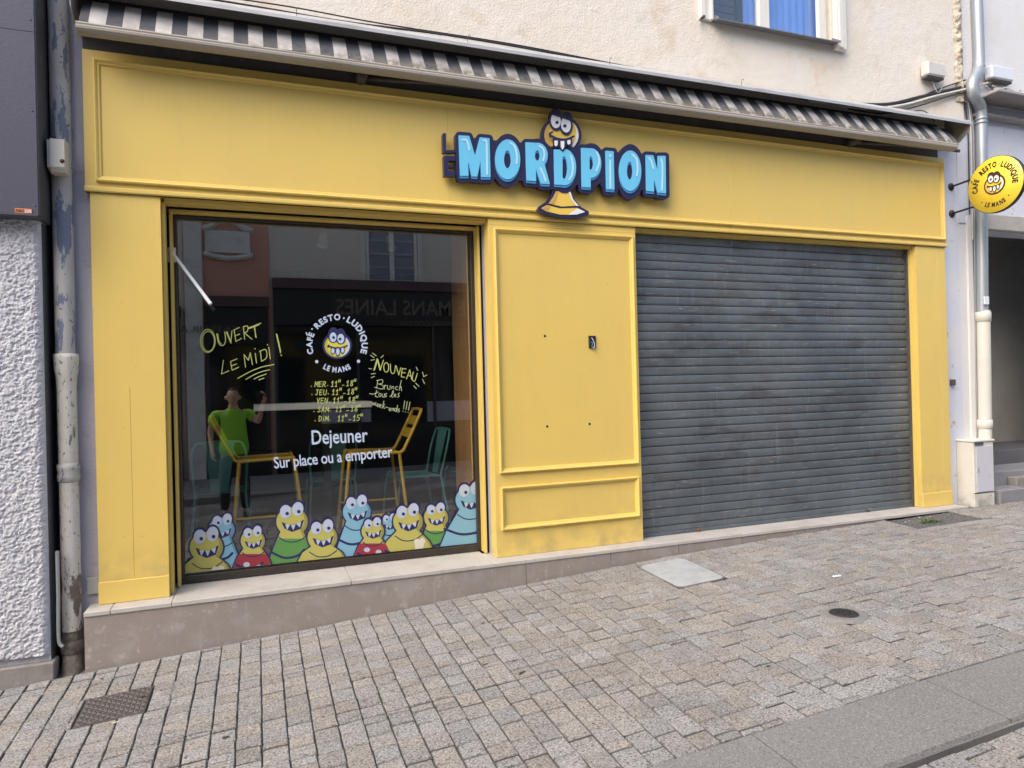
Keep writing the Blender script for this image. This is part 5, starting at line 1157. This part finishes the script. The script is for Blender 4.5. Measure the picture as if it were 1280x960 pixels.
# ================================================================== ACROSS THE STREET (seen mirrored in the shop window)
WY = -10.0
def mir(x, y, Y=WY):
    p = at(x, y, .6-Y); return Vector((p.x, Y, p.z))
M_pink = pmat('faded_pink_render', (.68, .33, .235), .9, [(.8, 5, .4, .7, (.58, .29, .21), .7)], [(40, .006, 'noise')])
M_greyr = pmat('warm_grey_render', (.76, .68, .57), .9, [(.8, 5, .4, .7, (.66, .59, .49), .7)], [(40, .006, 'noise')])
M_stonel = pmat('pale_carved_stone', (.75, .73, .67), .8, [(4, 5, .5, .75, (.40, .38, .34), .7)])
M_bord = flat('maroon_shop_board', (.085, .045, .045), .5)
M_signbk = flat('black_shop_board', (.012, .012, .013), .5); M_gold = flat('dim_gold_letters', (.16, .14, .10), .5)
M_shut = pmat('blue_grey_shutter_paint', (.36, .40, .46), .6)
xa, xb, xc, xd = mir(245, 330).x, mir(336, 330).x, -14.0, 16.0
zf = mir(300, 384).z; zg = mir(400, 350).z
def opp(name, x0, x1, z0, mat, label, Y=WY):
    e = empty(name, ((x0+x1)/2, Y, -.8), label, 'building')
    MB().box(x0, x1, Y-6, Y, -.9, 8.0).build('wall', mat, e)
    return e
o1 = opp('opposite_building', xc, xa-.25, 0, M_greyr, 'grey rendered house across the street, far left in the window reflection')
o2 = opp('opposite_building', xa-.248, xb, 0, M_pink, 'pink rendered house across the street with a carved stone plaque', WY+.02)
o3 = opp('opposite_building', xb+.002, xd, 0, M_greyr, 'grey rendered house across the street above a black shop front', WY-.03)
MB().box(xa-.22, xa+.12, WY+.021, WY+.10, -.8, 8.0, .01).build('stone_pilaster', M_stonel, o2)
pa, pb = mir(256, 288), mir(313, 318)
MB().box(pa.x, pb.x, WY+.021, WY+.08, pb.z, pa.z, .01).build('plaque', M_stonel, o2)
mb = MB()
for i in range(21):
    t = i/20; x = pa.x+(pb.x-pa.x)*t; mb.lathe((x, WY+.06, pa.z+.04+.22*sin(pi*t)**2), [(0, .06), (.05, .04), (.07, 0)], 8, 'y'); mb.lathe((x, WY+.06, pb.z-.03-.08*sin(pi*t)), [(0, .05), (.04, .03), (.06, 0)], 8, 'y')
mb.build('carved_border', M_stonel, o2)['kind'] = 'stuff'
def shopfront(e, x0, x1, ztop, Y, label_txt, fit, extra=None, bcol=M_signbk):
    MB().box(x0+.02, x1-.02, Y, Y+.16, ztop-1.0, ztop-.22, .005).build('sign_board', bcol, e)
    MB().box(x0, x1, Y, Y+.22, ztop-.22, ztop, .01).build('cornice', M_bord, e)
    MB().box(x0+.02, x1-.02, Y, Y+.04, -.5, ztop-1.001).build('shop_glass', M_glass_opp, e)
    n = max(1, int((x1-x0)/1.5))
    for i in range(n+1):
        x = x0+.05+(x1-x0-.12)*i/n; MB().box(x-.03, x+.03, Y+.04, Y+.09, -.5, ztop-1.002).build('mullion', M_slate2, e)
    MB().box(x0+.02, x1-.02, Y+.04, Y+.12, -.6, .05).build('stall_riser', M_signbk, e)
    if label_txt:
        mb = MB(); text_into(mb, label_txt, .01, fit, lambda u, v, d: Vector((u, Y+.165, v)), 1.0); mb.build('lettering', M_gold, e)
def fit_m(x0, x1, y, h):
    """baseline for text read from the street; +Y is towards the cafe, so the text runs towards -X"""
    a, b = mir(x1, y), mir(x0, y); return (a.x, a.z, b.x, b.z, h)
def txt(e, s, x0, x1, yb, yt, Y, mat=None):
    v, fs = glyphs(s, .01); a, b = mir(x1, yb, Y), mir(x0, yb, Y); t = mir(x1, yt, Y); w_ = v[:, 0].max()-v[:, 0].min(); cap = glyphs('H', .01)[0][:, 1].max()
    MB().add([(a.x+(b.x-a.x)*(x-v[:, 0].min())/w_, Y, a.z+(t.z-a.z)*y/cap) for x, y in v], fs).build('lettering', mat or M_gold, e)
shopfront(o3, xb+.05, 9.0, zg, WY-.03, None, None)
txt(o3, 'LE MANS LAINES', 420, 592, 395, 377, WY+.14); txt(o3, 'LE MANS COTON', 500, 580, 408, 402, WY+.14)
shopfront(o2, xa+.13, xb-.02, zf+.2, WY+.02, None, None); txt(o2, 'CREATEUR &', 224, 318, 415, 408, WY+.19)
shopfront(o1, xa-5.5, xa-.3, zf, WY, None, None)
a, b = mir(402, 530, WY+.06), mir(464, 511, WY+.06); MB().box(a.x, b.x, WY+.012, WY+.03, a.z, b.z).build('poster', flat('pale_poster', (.42, .42, .46), .6), o3)
a, b = mir(535, 527, WY+.06), mir(592, 500, WY+.06); MB().box(a.x, b.x, WY+.012, WY+.03, a.z, b.z).build('poster', bpy.data.materials['pale_poster'], o3)
def oppwin(e, x0, x1, z0, z1, Y):
    f = MB().box(x0, x0+.07, Y, Y+.05, z0, z1).box(x1-.07, x1, Y, Y+.05, z0, z1).box((x0+x1)/2-.05, (x0+x1)/2+.05, Y, Y+.05, z0, z1).build('window_frame', M_stonel, e)
    MB().box(x0+.07, x1-.07, Y, Y+.012, z0, z1).build('pane', pmat('curtained_pane', (.16, .19, .24), .2, [(1.5, 2, .4, .7, (.25, .27, .30), .6, (1, 1, 6))]), f)
    for i in range(7): MB().box(x0+.07, x1-.07, Y+.013, Y+.03, z0+(z1-z0)*i/7, z0+(z1-z0)*i/7+.035).build('glazing_bar', M_shut, f)
    for s in (x0-.12, x1+.01): MB().box(s, s+.11, Y, Y+.07, z0-.05, z1+.2).build('window_surround', M_stonel, e)
a = mir(458, 350); b = mir(522, 350); oppwin(o3, a.x, b.x, zg+.02, zg+2.1, WY-.03)
for x in (b.x+3.0, b.x+6.2): oppwin(o3, x, x+1.2, zg+.4, zg+2.3, WY-.03)
for x in (xa-2.2, xa-5.0, xa-8.0): oppwin(o1, x, x+1.1, zf+1.0, zf+3.0, WY)
# pavement on the far side
MB().prism_x([(-12, -.9), (-7.4, -.9), (-7.4, -.50), (-12, -.42)], -40, 40).build('far_pavement', M_slab)['kind'] = 'structure'
# ================================================================== PERSON taking the photograph (mirrored in the window)
def skin(name, chains, mat, parent, sub=2):
    """chains: lists of (point, radius); equal points are welded. One continuous surface."""
    V, R, Eg, ix = [], [], [], {}
    for ch in chains:
        pr = None
        for p, r in ch:
            k = tuple(round(c, 4) for c in p)
            if k not in ix: ix[k] = len(V); V.append(p); R.append(r if isinstance(r, tuple) else (r, r))
            if pr is not None: Eg.append((pr, ix[k]))
            pr = ix[k]
    me = bpy.data.meshes.new(name); me.from_pydata(V, Eg, []); o = bpy.data.objects.new(name, me); COL.objects.link(o)
    md = o.modifiers.new('s', 'SKIN'); md.use_smooth_shade = True; md.branch_smoothing = .6
    sd = o.modifiers.new('d', 'SUBSURF'); sd.levels = sub; sd.render_levels = sub
    for i, r in enumerate(R): me.skin_vertices[0].data[i].radius = r; me.skin_vertices[0].data[i].use_root = (i == 0)
    dg = bpy.context.evaluated_depsgraph_get(); m2 = bpy.data.meshes.new_from_object(o.evaluated_get(dg)); bpy.data.objects.remove(o)
    m2.materials.clear(); m2.materials.append(mat); m2.polygons.foreach_set('use_smooth', [True]*len(m2.polygons))
    return link_mesh(name, m2, parent)
M_skin = pmat('skin', (.58, .36, .26), .5); M_shirt = pmat('lime_green_cotton', (.29, .70, .05), .85, [(9, 4, .4, .7, (.25, .62, .04), .6)], [(9, .03, 'noise', (1, 1, .5))])
M_shorts = flat('dark_shorts_cloth', (.03, .032, .045), .9); M_hair = flat('dark_hair', (.018, .014, .012), .7); M_shoe = flat('dark_shoes', (.03, .03, .032), .6)
PX_, PY_ = -.33, -5.13; G0 = ground(PX_, PY_)
man = empty('person', (PX_, PY_, G0), 'person in lime green T-shirt holding up a phone, mirrored in the shop window', 'person')
q = lambda x, y, z: (PX_+x, PY_+y, z)
hipz, nk, kn, an = .42, 1.09, -.03, G0+.08
pel, wai, che = q(0, 0, .46), q(0, .005, .68), q(0, 0, .88)
neck, hb, hd = q(0, 0, nk), q(0, .02, 1.13), q(0, .03, 1.22)
shR, shL = q(.215, 0, 1.0), q(-.215, 0, 1.0)
elR, wrR = q(.33, .10, .84), q(.40, .27, 1.12); elL, wrL = q(-.31, -.03, .72), q(-.28, .10, .49)
legs = []
for s in (-1, 1): legs.append([(pel, (.16, .115)), (q(.10*s, 0, hipz-.05), .10), (q(.12*s, .012, kn+.2), .082), (q(.125*s, .015, kn), .060), (q(.13*s, -.01, kn-.18), .058), (q(.135*s, -.01, an), .038), (q(.14*s, .05, G0+.045), .038), (q(.15*s, .17, G0+.035), .036)])
body = [[(pel, (.16, .115)), (wai, (.16, .12)), (che, (.18, .12)), (q(0, -.005, 1.01), (.12, .09)), (neck, .070), (hb, .074)],
        [(che, (.18, .12)), (q(.11, 0, 1.0), .08), (shR, .068), (elR, .046), (wrR, .028), (q(.42, .30, 1.17), (.036, .018))],
        [(che, (.18, .12)), (q(-.11, 0, 1.0), .08), (shL, .068), (elL, .046), (wrL, .028), (q(-.275, .13, .43), (.036, .018))]]
skin('body', body+legs, M_skin, man)
skin('t_shirt', [[(q(0, 0, .36), (.225, .165)), (q(0, .004, .52), (.222, .165)), (q(0, .004, .70), (.215, .155)), (che, (.225, .150)), (q(0, -.003, 1.01), (.15, .11)), (q(0, 0, 1.065), (.082, .076))],
    [(che, (.225, .150)), (q(.14, 0, 1.0), .095), (q(.225, 0, .985), .088), (q(.285, .05, .87), .082)], [(che, (.225, .150)), (q(-.14, 0, 1.0), .095), (q(-.225, 0, .985), .088), (q(-.285, -.02, .82), .082)]], M_shirt, man)
skin('trousers', [[(q(0, 0, .50), (.18, .13)), (q(0, 0, .42), (.185, .135)), (q(.11, 0, .33), .115), (q(.13, .012, -.03), .085), (q(.138, -.01, an+.02), .062)], [(q(0, 0, .42), (.185, .135)), (q(-.11, 0, .33), .115), (q(-.13, .012, -.03), .085), (q(-.138, -.01, an+.02), .062)]], M_shorts, man)
for s in (-1, 1): skin('shoe', [[(q(.138*s, -.04, G0+.045), .044), (q(.14*s, .05, G0+.042), .046), (q(.15*s, .19, G0+.032), .036)]], M_shoe, man)
# head: one shaped surface with brow, nose, lips, chin and ears
def head_mesh():
    me = MB(); c = Vector(q(0, .025, 1.222)); n, m_ = 36, 26; vs = []
    for i in range(m_+1):
        th = pi*i/m_
        for k in range(n):
            ph = 2*pi*k/n; dx_, dy_, dz = sin(th)*sin(ph), sin(th)*cos(ph), cos(th)
            r = Vector((.084*dx_, .104*dy_, .128*dz))
            if dz < 0: r.x *= 1+.28*dz; r.y *= 1+.10*dz
            f = max(0, dy_)**3
            r.y += f*(.022*math.exp(-((dx_)/.16)**2-((dz+.17)/.17)**2)+.007*math.exp(-(dx_/.45)**2-((dz-.12)/.08)**2)-.008*(math.exp(-((abs(dx_)-.36)/.16)**2-((dz-.02)/.10)**2))+.006*math.exp(-(dx_/.3)**2-((dz+.50)/.07)**2)+.008*math.exp(-(dx_/.3)**2-((dz+.85)/.12)**2))
            vs.append(c+r)
    me.add(vs, [(i*n+k, i*n+(k+1) % n, (i+1)*n+(k+1) % n, (i+1)*n+k) for i in range(m_) for k in range(n)], True)
    for s in (-1, 1): me.lathe((c.x+s*.084, c.y-.01, c.z-.01), [(0, .02), (.012, .012), (.030, .0), (.022, -.012), (0, -.014)], 12, 'y')
    return me, c
hm, hc_ = head_mesh(); hm.build('head', M_skin, man)
hv = MB(); n = 30; vs = []
for i in range(12):
    th = radians(4+78*i/11)
    for k in range(n):
        ph = 2*pi*k/n; lim = 1 if cos(ph) < .35 else .58
        t2 = th*lim*(1.18 if cos(ph) < -.2 else 1); d = Vector((.091*sin(t2)*sin(ph), .112*sin(t2)*cos(ph)-.006, .135*cos(t2))); vs.append(hc_+d)
hv.add(vs, [(i*n+k, i*n+(k+1) % n, (i+1)*n+(k+1) % n, (i+1)*n+k) for i in range(11) for k in range(n)], True); hv.add(vs[:n], [tuple(range(n))]); hv.build('hair', M_hair, man)
for s in (-1, 1):
    MB().lathe((hc_.x+s*.030, hc_.y+.091, hc_.z+.004), [(0, .010), (.008, .007), (.011, 0)], 12, 'y').build('eye', flat('eye_white', (.75, .73, .7), .2), man)
    MB().tube([(hc_.x+s*.030+.021*cos(a), hc_.y+.110, hc_.z+.003+.016*sin(a)) for a in [2*pi*k/16 for k in range(17)]], .002, 6).build('glasses_rim', M_black, man)
MB().tube([(hc_.x-.022, hc_.y+.098, hc_.z-.058), (hc_.x, hc_.y+.107, hc_.z-.056), (hc_.x+.022, hc_.y+.098, hc_.z-.058)], .0035, 8).build('lips', flat('lips', (.35, .14, .12), .5), man)
MB().tube([(hc_.x-.01, hc_.y+.113, hc_.z+.006), (hc_.x+.01, hc_.y+.113, hc_.z+.006)], .0018, 6).build('glasses_bridge', M_black, man)
def hand(base, palm_dir, across, curl, name='hand'):
    """palm with four unequal bent fingers and a thumb from its side"""
    b, d, a, c = Vector(base), Vector(palm_dir).normalized(), Vector(across).normalized(), Vector(curl).normalized(); ch = []
    pc_ = b+d*.045
    ch.append([(tuple(b), (.026, .018)), (tuple(pc_), (.040, .016)), (tuple(b+d*.085), (.040, .014))])
    for k, L in enumerate((.070, .078, .072, .056)):
        r0 = b+d*.08+a*(.030-.020*k); p1 = r0+d*L*.45+c*.010; p2 = p1+d*L*.18+c*L*.34; p3 = p2-d*L*.12+c*L*.28
        ch.append([(tuple(b+d*.085), (.040, .014)), (tuple(r0+d*.008), .0095), (tuple(p1), .009), (tuple(p2), .0085), (tuple(p3), .007)])
    t0 = b+d*.02+a*.030; t1 = t0+a*.028+d*.022+c*.008; t2 = t1+d*.030+c*.014+a*.004
    ch.append([(tuple(pc_), (.040, .016)), (tuple(t0), .014), (tuple(t1), .011), (tuple(t2), .009)])
    return skin(name, ch, M_skin, man, 2)
hand(q(.425, .285, 1.165), (-.05, .25, 1), (0, -1, .1), (-1, .1, 0))
hand(q(-.277, .115, .47), (.02, .1, -1), (.3, 1, 0), (1, 0, -.1))
ph = empty('phone', (.055, -4.812, 1.225), 'dark phone held sideways in front of the face by the person in green', 'phone')
MB().box(-.025, .130, -4.8115, -4.8035, 1.222, 1.298, .003).build('body', flat('phone_body', (.03, .03, .035), .3), ph)
MB().box(-.017, .122, -4.8125, -4.8118, 1.228, 1.292).build('screen', flat('phone_screen', (.01, .01, .012), .1), ph)
